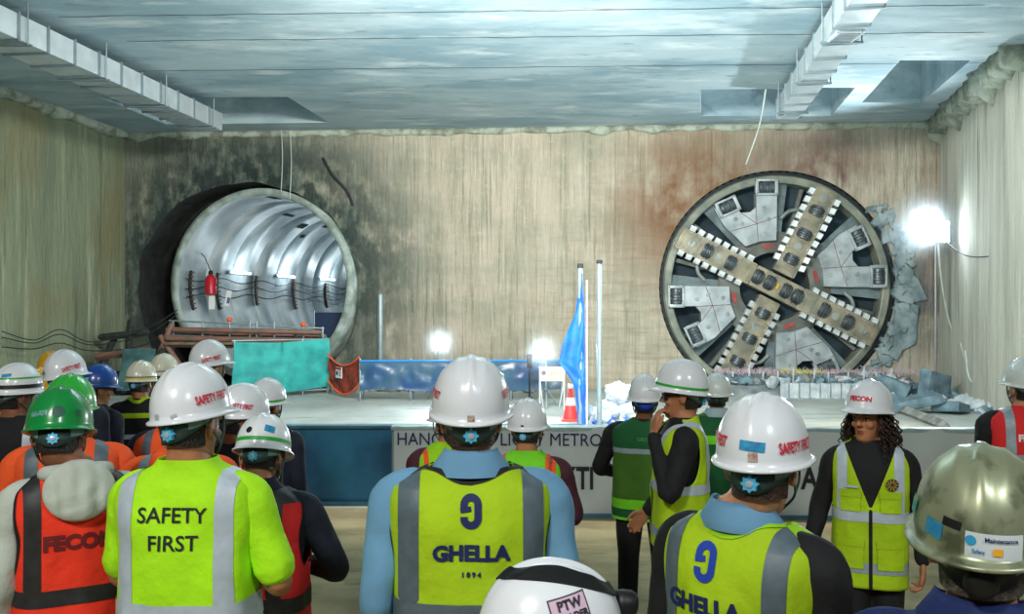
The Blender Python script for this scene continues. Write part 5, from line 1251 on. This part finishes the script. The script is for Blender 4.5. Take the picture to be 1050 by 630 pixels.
    if P.get('mask'):
        q = MB(); v = []; f = []
        for i in range(13):
            for j in range(7):
                a = lerp(-1.25, 1.25, i/12); z = lerp(-.105, -.008, j/6); rr = .088+.02*math.sin(PI*j/6)*math.cos(a); v.append((rr*.85*math.sin(a), .012+rr*1.02*math.cos(a), z*lerp(1, .8, abs(a)/1.25)))
        for i in range(12):
            for j in range(6): f.append((i*7+j, i*7+7+j, i*7+8+j, i*7+1+j))
        q.add(v, f); q.xf(HM); mk = ob('face_mask', q, m_wht, root, True)
        for sd in (-1, 1): ob('ear_loop', MB().tube([(sd*.075, .035, -.03), (sd*.083, -.02, -.01), (sd*.083, -.03, .02)], .003, 6, sub=4).xf(HM), m_wht, mk, True)
    if P.get('glasses'):
        q = MB()
        for sd in (-1, 1):
            q.tube([(sd*.070, .078, .016), (sd*.082, .02, .016), (sd*.084, -.012, .012)], .0032, 6, sub=3)
        q.tube([(-.070, .080, .018), (-.035, .104, .020), (0, .108, .020), (.035, .104, .020), (.070, .080, .018)], .004, 6, sub=3); q.xf(HM); gl = ob('glasses', q, m_blk, root, True)
        q = MB()
        v = []; f = []
        for i in range(13):
            a = lerp(-1.0, 1.0, i/12); 
            for z in (-.014, .018): v.append((.088*math.sin(a)*.95, .030+.076*math.cos(a), z))
            if i: f.append((2*i-2, 2*i, 2*i+1, 2*i-1))
        q.add(v, f); q.xf(HM); ob('lens', q, M('dark lens', (30, 34, 40), 0.1, var=0, alpha=.75), gl, True)
    if P.get('vest'): add_vest(root, P, P['vest'])
    if P.get('hat'): add_hat(root, HM, P['hat'])
    P['root'] = root; P['HM'] = HM
    return root
m_trk = M('black trousers', (22, 23, 27), 0.85, var=0.3, scale=8, bump=0.2); m_trn = M('navy trousers', (26, 34, 58), 0.85, var=0.3, scale=8, bump=0.2)
cl = lambda n, c, **k: M('cloth '+n, c, 0.82, var=k.get('var', .10), scale=k.get('scale', 5), bump=k.get('bump', .45), bscale=k.get('bscale', 16), sheen=0.0, col2=k.get('col2'))
m_ny = cl('neon yellow', (172, 208, 14)); m_ny2 = cl('neon yellow green', (156, 216, 20)); m_ny3 = cl('bright lime', (120, 220, 30)); m_shirtneon = cl('t shirt neon', (176, 244, 14))
m_orr = cl('orange red', (252, 56, 26)); m_org = cl('orange', (250, 92, 36)); m_rd = cl('red', (226, 40, 44)); m_blkc = cl('black', (17, 18, 22)); m_nav = cl('navy', (20, 28, 46)); m_blu = cl('blue chambray', (108, 158, 194), bump=.3, bscale=9)
m_dbl = cl('dark blue', (26, 46, 104)); m_lg = cl('light grey', (188, 196, 186), bump=.4); m_mar = cl('maroon', (70, 26, 44)); m_dg = cl('dark green', (16, 92, 48)); m_ol = cl('olive green', (66, 112, 30)); m_gry = cl('dark grey', (52, 56, 62))
m_navl = M('navy lettering', (20, 34, 92), 0.7, var=0); m_blkl = M('dark lettering', (24, 34, 34), 0.7, var=0); m_fec = M('maroon lettering', (112, 26, 34), 0.7, var=0); m_blul = M('bright blue print', (28, 66, 176), 0.7, var=0)
PANEL = lambda t, s_, b_=0.0: text2d(t, s_, b_, maxlen=.02)
# ---------------- who stands where (hat centre and hat top in the photograph, distance in metres)
SF = lambda size, th, z, rot=0.0, s='SAFETY FIRST': ('text', s, size, th, z, m_redl, size*.035, rot)
GREEN = lambda z0, z1: ('band', z0, z1, m_grn)
# man in the middle
person(dict(x=483, top=365, d=2.80, yaw=0, wt=1.22, bt=1.2, skin='light', hair=m_hairbr, shirt=m_blu, collar=m_blu, colr=.122, label='broad man seen from behind in white hard hat, blue shirt and yellow vest, centre front',
    hat=dict(c='white', tilt=8, marks=(SF(.030, 1.35, .070, 0), SF(.030, -1.35, .070, 0), ('rect', .020, .020, .0, .018, M('patterned sticker', (150, 110, 96), .5, col2=(196, 176, 160), scale=120), 0))),
    vest=dict(m=m_ny, seed=2.0, vert=((.150, .212, 1.10, 1.6, m_taped),), hor=((1.03, 1.10, m_taped),), pip=m_pipk, zv=1.1, neck=(.130, .100), arm=(1.27, .19, .062),
        decals=(('emblem', gly(.021, .036), 0, 1.365, True, m_navl), ('lettering', PANEL('GHELLA', .061, .003), 0, 1.245, True, m_navl), ('lettering', PANEL('1 8 9 4', .020, .001), 0, 1.185, True, m_navl)))))
# man right of him, turned to the right
person(dict(hx=0.05, x=782, top=404, d=2.33, yaw=-30, hyaw=16, hpitch=4, wt=1.10, skin='light', hair=m_hairbr, shirt=m_blkc, collar=m_blu, label='man turned right in white hard hat with blue sticker, black sleeves and yellow vest',
    hat=dict(c='white', tilt=7, marks=(SF(.036, 1.12, .052, 0), SF(.036, -1.05, .062, 0), ('rect', .062, .024, .08, .060, m_stick, -.08), ('rect', .022, .022, .10, .034, M('patterned sticker', (150, 110, 96), .5, col2=(196, 176, 160), scale=120), 0))),
    vest=dict(m=m_ny, seed=5.0, vert=((.125, .180, 1.0, 1.6, m_taped),), hor=((.93, 1.0, m_taped),), pip=m_ny2, zv=1.1, neck=(.114, .094), arm=(1.27, .19, .062),
        decals=(('emblem', gly(.021, .038), -.035, 1.375, True, m_blul), ('lettering', PANEL('GHELLA', .062, .003), -.04, 1.262, True, m_navl)))))
# man in the lime T-shirt
person(dict(x=198, top=373, d=2.95, yaw=-24, hyaw=-12, hpitch=6, wt=1.03, skin='tan', hair=m_hairb, shirt=m_shirtneon, sleeve=.55, shirtname='sleeves', label='man in neon yellow short sleeved shirt reading SAFETY FIRST and white hard hat, front left',
    arms={1: ((.295, .0, 1.10), (.13, .20, 1.08), (-1, .3, .05), (0, -.3, 1)), -1: ((-.25, .03, 1.10), (-.06, .22, 1.06), (1, .3, .05), (0, -.3, 1))},
    hat=dict(c='white', tilt=9, roll=-6, marks=(SF(.036, 1.32, .058, .05), ('rect', .018, .018, -.2, .022, m_silver, 0), ('rect', .02, .012, .3, .02, m_silver, .3))),
    vest=dict(m=m_shirtneon, seed=9.0, sl=False, zv=0, neck=(.082, .074), wt=1.12, vert=((.130, .185, 1.06, 1.6, m_tapel),), hor=((.985, 1.065, m_tapel),),
        decals=(('lettering', PANEL('SAFETY', .066, .0008), .0, 1.340, True, m_blkl), ('lettering', PANEL('FIRST', .066, .0008), .005, 1.255, True, m_blkl)))))
# man in the orange red vest, far left front
person(dict(hx=-0.06, x=62, top=398, d=3.3, yaw=6, hyaw=-16, hpitch=16, wt=1.06, skin='brown', hair=m_hairb, shirt=m_lg, hood=m_lg, label='man in shiny green hard hat and orange red vest over a grey hooded top',
    hat=dict(c='green', tilt=4, marks=(('disc', .022, .15, .062, m_dgrn), ('rect', .072, .020, -.48, .058, M('dark green label', (12, 96, 70), .5, col2=(120, 180, 170), scale=120), .05), ('disc', .012, .75, .058, m_dgrn))),
    vest=dict(m=m_orr, seed=14.0, amp=.010, vert=((.125, .180, 1.06, 1.6, m_tapek),), hor=((1.005, 1.065, m_tapek), (.85, .91, m_tapek)), pip=m_pipk, zv=1.1, neck=(.12, .12), arm=(1.27, .18, .09),
        decals=(('lettering', PANEL('FECON', .074, .004), .0, 1.235, True, m_fec),))))
# man with bowed head
person(dict(x=271, top=427, d=3.55, yaw=-16, hyaw=-2, hpitch=24, wt=1.08, skin='tan', hair=m_hairb, mask=1, shirt=m_nav, collar=m_nav, label='man bowing his head in green striped white hard hat, red vest and navy sleeves',
    arms={1: ((.33, .06, 1.10), (.14, .27, 1.06), (-.6, .8, .1), (0, .2, 1)), -1: ((-.29, .06, 1.10), (-.05, .29, 1.08), (.6, .8, .1), (0, .2, 1))},
    hat=dict(c='white', tilt=6, marks=(GREEN(.034, .050), ('disc', .014, -.25, .078, m_blk), ('rect', .045, .030, .55, .085, m_stick, -.2), ('disc', .016, -1.1, .066, m_dgrn))),
    vest=dict(m=m_rd, seed=19.0, vert=((.07, .135, 1.03, 1.6, m_tapek),), hor=((.96, 1.03, m_tapek),), upm=m_tapek, upz=1.425, pip=m_pipk, zv=1.1)))
# woman facing the camera
WOMAN = (dict(x=891, top=391, d=4.42, yaw=182, hyaw=-30, hpitch=2, wt=0.9, skin='tan', face=1, hair=m_hairb, vox=.006, shirt=m_blkc, turtle=1, label='woman with curly dark hair facing the camera in white hard hat and yellow vest', shirtname='sweater',
    arms={1: ((.255, -.03, 1.11), (.305, .03, .87), (.12, .12, -1), (-1, .3, 0)), -1: ((-.25, -.04, 1.10), (-.26, .0, .85), (0, .1, -1), (1, .1, 0))}, curl=.75,
    hat=dict(c='white', tilt=10, strap=0, z=.040, marks=(('text', 'FECON', .034, PI+.18, .060, m_redl, .002, 0),)),
    vest=dict(m=m_ny, seed=23.0, wt=.98, amp=.009, zv=1.13, vk=2.6, zip=m_blkc, hem=.72, vert=((.115, .165, 1.10, 1.6, m_tapel),), hor=((1.07, 1.125, m_tapel), (.80, .855, m_tape)), pockets=((.10, 1.18, .10, .11), (-.10, 1.18, .10, .11), (.10, .90, .13, .15), (-.10, .90, .13, .15)),
        decals=[('chest_emblem', disc2d(.032, 24, 2), -.105, 1.275, False, M('maroon emblem', (96, 24, 40), .6, var=0), .012)]+[('emblem_ray', stroke2d([(.010*math.cos(a), .010*math.sin(a)), (.031*math.cos(a), .031*math.sin(a))], .003), -.105, 1.275, False, m_ny, .0135) for a in [2*PI*i/10 for i in range(10)]]+[('name_tape', rect2d(-.035, -.006, .035, .006), .095, 1.255, False, m_tapel, .011)])))
pw = person(WOMAN)
# man with glasses in profile
pg = person(dict(x=699, top=369, d=4.72, yaw=98, hyaw=-14, hpitch=2, wt=1.02, skin='tan', face=1, vox=.006, glasses=1, hair=m_hairb, shirt=m_blkc, label='man in profile with glasses and hand at his mouth, green striped white hard hat', curl=.85,
    arms={-1: ((-.27, .09, 1.12), (-.075, .150, 1.40), (.24, -.10, 1), (.35, -.9, 0)), 1: ((.25, -.02, 1.10), (.22, .16, .92), (-.1, .5, -.6), (-1, 0, 0))},
    hat=dict(c='white', tilt=9, strap=0, marks=(('band', .022, .036, m_grn),)),
    vest=dict(m=m_ny, seed=27.0, zv=1.13, vk=2.6, hem=.80, zip=m_blkc, vert=((.110, .155, 1.10, 1.6, m_tapel),), hor=((1.10, 1.155, m_tapel), (.86, .91, m_tape)), pip=None,
        decals=[('chest_emblem', disc2d(.030, 20, 2), -.115, 1.30, False, M('maroon emblem', (96, 24, 40), .6, var=0), .010)])))
# man in the dark green jacket
person(dict(x=661, top=384, d=5.65, yaw=-6, hyaw=8, wt=1.16, skin='brown', hair=m_hairb, shirt=m_blkc, label='man seen from behind in dark green and olive vest, white hard hat with blue band',
    hat=dict(c='white', tilt=5, bandm=M('blue band', (30, 70, 190), .5, var=0.1), knob=0), arms={-1: ((-.33, .02, 1.12), (-.24, .2, 1.05), (.5, .8, 0), (0, -.2, 1)), 1: ((.31, .02, 1.12), (.2, .2, 1.05), (-.5, .8, 0), (0, -.2, 1))},
    vest=dict(m=m_ol, seed=31.0, upm=m_dg, upz=1.28, hor=((1.255, 1.29, m_tape), (.80, .86, m_dg)), lowm=m_ny3, lowz=.93, zv=1.1, hem=.78,
        decals=(('lettering', PANEL('GROUP', .036), .02, 1.355, True, m_grn), ))))
# man behind, green jacket
person(dict(x=735, top=383, d=6.3, yaw=0, wt=1.08, skin='light', hair=m_hairb, shirt=m_dg, collar=M('pale collar', (170, 196, 206), .8), label='man in dark green jacket and plain white hard hat farther back, before the cutterhead', hat=dict(c='pale', tilt=3, knob=2, strap=0),
    vest=dict(m=m_dg, seed=33.0, upm=m_ol, upz=1.46, hor=((1.24, 1.31, m_ny3),), zv=1.1)))
# woman in the lime vest with orange stripes
person(dict(x=541, top=409, d=4.60, yaw=-4, hyaw=-8, hpitch=10, wt=1.06, skin='tan', hair=m_hairb, shirt=m_mar, label='woman in bright lime vest with orange stripes and maroon sleeves before the banner',
    arms={1: ((.285, .03, 1.10), (.16, .2, 1.04), (-.5, .8, 0), (0, .2, 1)), -1: ((-.27, .03, 1.10), (-.13, .2, 1.04), (.5, .8, 0), (0, .2, 1))},
    hat=dict(c='white', tilt=12, marks=(('rect', .018, .010, 0, .03, m_blk, 0),)),
    vest=dict(m=m_ny3, seed=37.0, vert=((.118, .178, .7, 1.6, m_org), (.138, .158, .7, 1.6, m_taped)), zv=1.1, neck=(.085, .08), decals=(('lettering', PANEL('MENTOR', .060, .002), .02, 1.215, True, m_navl),))))
# person hidden behind the centre man
person(dict(x=459, top=404, d=4.95, yaw=12, hyaw=8, hpitch=6, wt=1.06, skin='tan', hair=m_hairb, shirt=m_mar, label='person in pale lime vest with orange edge half hidden behind the centre man', hat=dict(c='white', tilt=6),
    vest=dict(m=m_ny2, seed=41.0, vert=((.150, .178, .7, 1.6, m_org),), zv=1.1, neck=(.085, .08))))
# lower front hat with head lamp
person(dict(x=562, top=577, d=1.52, yaw=-84, hyaw=0, hpitch=4, hroll=0, wt=1.0, skin='tan', hair=m_hairb, shirt=m_nav, label='person below in white hard hat with black strap and head lamp, bottom centre',
    hat=dict(c='white', tilt=-4, roll=-6, lamp=1, lampth=.15, lampt=.60, strapz=(.118, .140), strapf=lambda th: .024*math.cos(th-1.46), strap=0, marks=(('lampband',), ('rect', .076, .052, 1.70, .100, M('dark sticker edge', (58, 50, 66), .5, var=0), .35), ('rect', .070, .046, 1.70, .100, M('pink label', (206, 176, 200), .5, var=.03), .35), ('text', 'PTW', .022, 1.68, .110, m_blackp, .0008, .35), ('text', 'HOLDER', .016, 1.74, .092, m_blackp, .0006, .35))), trous=m_trn))
# olive hat at the right edge of the front
person(dict(x=1006, top=457, d=1.66, yaw=0, hyaw=0, hpitch=-2, wt=1.08, skin='light', hair=m_hairg, shirt=m_dbl, collar=m_dbl, label='person in scuffed olive metallic hard hat with white label, bottom right corner',
    hat=dict(c='olive', tilt=7, rimw=.016, rear=.006, knob=2, strap=0, bandm=m_blk, marks=(('rect', .094, .046, .18, .034, M('white label', (206, 216, 220), .45, var=.04), -.06), ('disc', .009, -.14, .044, m_stick), ('rect', .040, .030, -.72, .046, m_stick, -.12), ('rect', .034, .015, -.42, .066, m_blk, -.12), ('rect', .015, .013, .22, .026, M('orange tag', (244, 176, 44), .5, var=0), -.06),
        ('text', 'Maintenance', .0105, .27, .046, m_navl, .0003, -.06), ('text', 'Safety', .0085, -.04, .026, m_stick, .0003, -.06), ('rect', .03, .034, -1.3, .062, M('teal sticker', (30, 150, 140), .5, col2=(220, 190, 60), scale=40), -.1), ('text', 'L', .03, .98, .046, m_navl, .001, 0)))))
# red vest at the right edge
person(dict(x=1050, top=368, d=5.5, yaw=18, hyaw=20, wt=1.12, skin='light', hair=m_hairb, shirt=m_blkc, label='person in red vest and pale hard hat cut off by the right edge', hat=dict(c='pale', tilt=5),
    vest=dict(m=m_rd, seed=51.0, vert=((.09, .145, 1.05, 1.6, m_tape),), hor=((1.14, 1.195, m_tape), (.93, .985, m_tape)), zv=1.1, decals=(('lettering', PANEL('FECON', .06, .003), .02, 1.30, True, m_wht),))))
# ---------------- the group on the left
person(dict(x=18, top=373, d=5.0, yaw=-24, hyaw=-40, hpitch=6, wt=1.08, skin='brown', hair=m_hairb, shirt=m_blkc, label='man at the left edge in white hard hat with red mark and black strap',
    hat=dict(c='white', tilt=6, marks=(('lampband',), ('rect', .035, .03, -.2, .072, m_redl, 0), ('band', .085, .095, m_grn), ('rect', .05, .018, .7, .108, m_stick, .1))),
    vest=dict(m=m_blkc, seed=61.0, vert=((.10, .16, 1.05, 1.6, m_tapel),), hor=((1.10, 1.17, m_tapel),), zv=1.1, decals=(('patch', rect2d(-.045, -.035, .045, .035), -.12, 1.27, True, m_ny),))))
person(dict(x=72, top=384, d=4.15, yaw=-6, hyaw=-6, hpitch=6, wt=1.18, skin='brown', hair=m_hairb, shirt=m_org, label='person in bright lime green hard hat and orange vest just behind the green hat',
    hat=dict(c='lime', tilt=5), vest=dict(m=m_org, seed=65.0, vert=((.12, .18, .95, 1.6, m_taped),), zv=1.1)))
person(dict(x=67, top=359, d=5.6, yaw=-15, hyaw=-25, wt=1.0, skin='brown', hair=m_hairb, shirt=m_nav, label='person in white hard hat seen above the two green hats',
    hat=dict(c='white', tilt=5, roll=-6, marks=(SF(.036, 1.15, .055, .1), ('rect', .045, .02, -.45, .045, m_stick, 0)))))
person(dict(x=41, top=377, d=6.6, yaw=-5, hyaw=-10, wt=.98, skin='tan', hair=m_hairb, shirt=m_gry, label='person in yellow hard hat right of the striped white hat, nearer of the yellow two', hat=dict(c='yellow', tilt=5)))
person(dict(x=53, top=360, d=7.3, yaw=-5, hyaw=10, wt=.98, skin='tan', hair=m_hairb, shirt=m_gry, label='person in yellow hard hat left of the white hat, farther of the yellow two', hat=dict(c='yellow', tilt=5)))
person(dict(x=102, top=374, d=6.3, yaw=-48, hyaw=-22, hpitch=8, wt=1.0, skin='tan', face=1, hair=m_hairb, shirt=m_nav, label='man in navy clothes and blue hard hat facing right in profile', 
    hat=dict(c='blue', tilt=4, strap=0, marks=(('band', .020, .030, m_dgrn), ('text', 'VIAC', .022, .5, .058, m_wht, .0008, .1), ('disc', .012, .1, .055, m_silver)))))
person(dict(x=145, top=370, d=6.75, yaw=-14, hyaw=-14, hpitch=6, wt=1.05, skin='tan', hair=m_hairb, shirt=m_blkc, label='person in black jacket with yellow bands and cream hard hat with yellow stripe',
    hat=dict(c='cream', tilt=4, marks=(('band', .018, .030, M('yellow stripe', (214, 206, 70), .5, var=.1)), ('band', .032, .040, m_blk))),
    vest=dict(m=m_blkc, seed=71.0, hor=((1.335, 1.375, m_ny), (1.16, 1.20, m_tapel)), zv=1.1, pip=m_ny)))
person(dict(x=168, top=363, d=7.35, yaw=-10, hyaw=-25, wt=1.0, skin='tan', hair=m_hairb, shirt=m_gry, label='person in cream hard hat with thin black strap, farthest back before the scaffold', hat=dict(c='cream', tilt=6, marks=(('band', .030, .037, m_blk),))))
person(dict(x=184, top=380, d=4.75, yaw=-20, hyaw=-10, hpitch=8, wt=1.1, skin='tan', hair=m_hairb, shirt=m_nav, label='person in orange vest with navy sleeves whose head hides behind the front white hat', hat=dict(c='white', tilt=6),
    vest=dict(m=m_org, seed=75.0, vert=((.10, .15, .95, 1.6, m_taped),), zv=1.1, pip=m_rd)))
person(dict(x=186, top=392, d=3.95, yaw=-14, hyaw=-10, hpitch=6, wt=1.06, skin='tan', hair=m_hairb, shirt=m_org, label='person in orange vest with grey bands squeezed behind the lime shirted man', hat=dict(c='white', tilt=6),
    vest=dict(m=m_org, seed=79.0, vert=((.11, .16, .95, 1.6, m_tape),), hor=((1.22, 1.27, m_taped), (1.05, 1.10, m_taped)), zv=1.1)))
person(dict(x=215, top=349, d=6.1, yaw=-20, hyaw=-35, wt=1.0, skin='tan', hair=m_hairb, shirt=m_gry, label='tall person in white hard hat rising behind the front white hat', hat=dict(c='white', tilt=6, roll=-4, marks=(SF(.036, 1.15, .045, .08),))))
person(dict(x=249, top=394, d=4.35, yaw=-38, hyaw=-35, hpitch=8, wt=1.02, skin='brown', hair=m_hairb, face=1, shirt=m_blkc, label='man in black with orange strap and white hard hat looking right', hat=dict(c='white', tilt=6, marks=(SF(.034, 1.25, .060, -.1), ('rect', .02, .014, -.6, .06, m_blk, 0))),
    vest=dict(m=m_blkc, seed=83.0, vert=((.10, .15, .95, 1.6, m_org),), zv=1.1)))
person(dict(x=274, top=388, d=5.35, yaw=-18, hyaw=-20, hpitch=4, wt=1.0, skin='tan', hair=m_hairb, shirt=m_nav, label='person in white hard hat with green band and round green emblem near the blue barrier', hat=dict(c='white', tilt=5, marks=(('band', .018, .032, m_grn), ('disc', .020, .45, .060, m_dgrn)))))
# ---------------- the woman's curls: a loose mass of corkscrew locks round the sides and back of the head
random.seed(77)
for o in [c for c in pw.children if c.name.startswith('hair')]: bpy.data.objects.remove(o)
q = MB()
for k in range(190):
    a = random.uniform(-2.05, 2.05); zz = random.uniform(-.02, .06)
    base = Vector((.078*math.sin(a), -.100*math.cos(a), zz)); out = Vector((math.sin(a), -math.cos(a), 0)); ln_ = random.uniform(.12, .225)*(0.75+0.25*abs(math.sin(a)))
    ph = random.random()*6.28; pts = []; rr = []; spr = random.uniform(.01, .07)
    for i in range(30):
        t = i/29; c = base+out*(.008+spr*math.sin(min(1, t*1.4)*PI/2))+Vector((0, 0, -ln_*t)); h = ph+t*ln_*130; w_ = .0085*min(1, t*4)
        if c.y > .02 and abs(c.x) < .088: c.x = math.copysign(.088, c.x)
        pts.append(c+Vector((math.cos(h)*w_, math.sin(h)*w_, 0))); rr.append(.0046*(1-.35*t))
    q.tube(pts, rr, 5)
R = headloft(.008, 32, 4); n = 32; v = [p for r in R for p in r]; f = [(i*n+k, i*n+(k+1) % n, (i+1)*n+(k+1) % n, (i+1)*n+k) for i in range(len(R)-1) for k in range(n)]
sc_ = clip(v, f, [min(p[2]+.09 if p[1] < -.01 else p[2]-.02, .05-p[1]+max(0, p[2]-.05)) for p in v]); q.join(sc_)
q.xf(WOMAN['HM']); ob('hair', q, M('curly brown hair', (58, 36, 26), 0.45, col2=(20, 13, 11), scale=30), pw, True)
# ------------------------------------------------------------------ haze balls added round the floodlights to give their glow
for k, (p, r, dn) in enumerate(HAZE):
    m = bpy.data.materials.new('lit dust'); m.use_nodes = True; nt = m.node_tree; nt.nodes.clear()
    tc = nt.nodes.new('ShaderNodeTexCoord'); ln = nt.nodes.new('ShaderNodeVectorMath'); ln.operation = 'LENGTH'; nt.links.new(tc.outputs['Object'], ln.inputs[0])
    mr = nt.nodes.new('ShaderNodeMapRange'); mr.inputs['From Min'].default_value = 0; mr.inputs['From Max'].default_value = r; mr.inputs['To Min'].default_value = 1; mr.inputs['To Max'].default_value = 0; nt.links.new(ln.outputs['Value'], mr.inputs['Value'])
    pw_ = nt.nodes.new('ShaderNodeMath'); pw_.operation = 'POWER'; pw_.inputs[1].default_value = 2.2; nt.links.new(mr.outputs[0], pw_.inputs[0])
    ml = nt.nodes.new('ShaderNodeMath'); ml.operation = 'MULTIPLY'; ml.inputs[1].default_value = dn; nt.links.new(pw_.outputs[0], ml.inputs[0])
    vo = nt.nodes.new('ShaderNodeVolumeScatter'); vo.inputs['Anisotropy'].default_value = 0.2; vo.inputs['Color'].default_value = (0.8, 0.93, 1.0, 1); nt.links.new(ml.outputs[0], vo.inputs['Density'])
    ou = nt.nodes.new('ShaderNodeOutputMaterial'); nt.links.new(vo.outputs[0], ou.inputs['Volume'])
    q = MB(); q.ell((0, 0, 0), (r, r, r), None, 32, 18); o = ob('dust_haze', q, m, None, True, p)
    tag(o, ['glowing dust round the left floodlight behind the blue sheeting', 'glowing dust round the floodlight behind the notice board', 'wide glowing dust round the big floodlight by the right corner'][k], 'haze', kind='stuff')
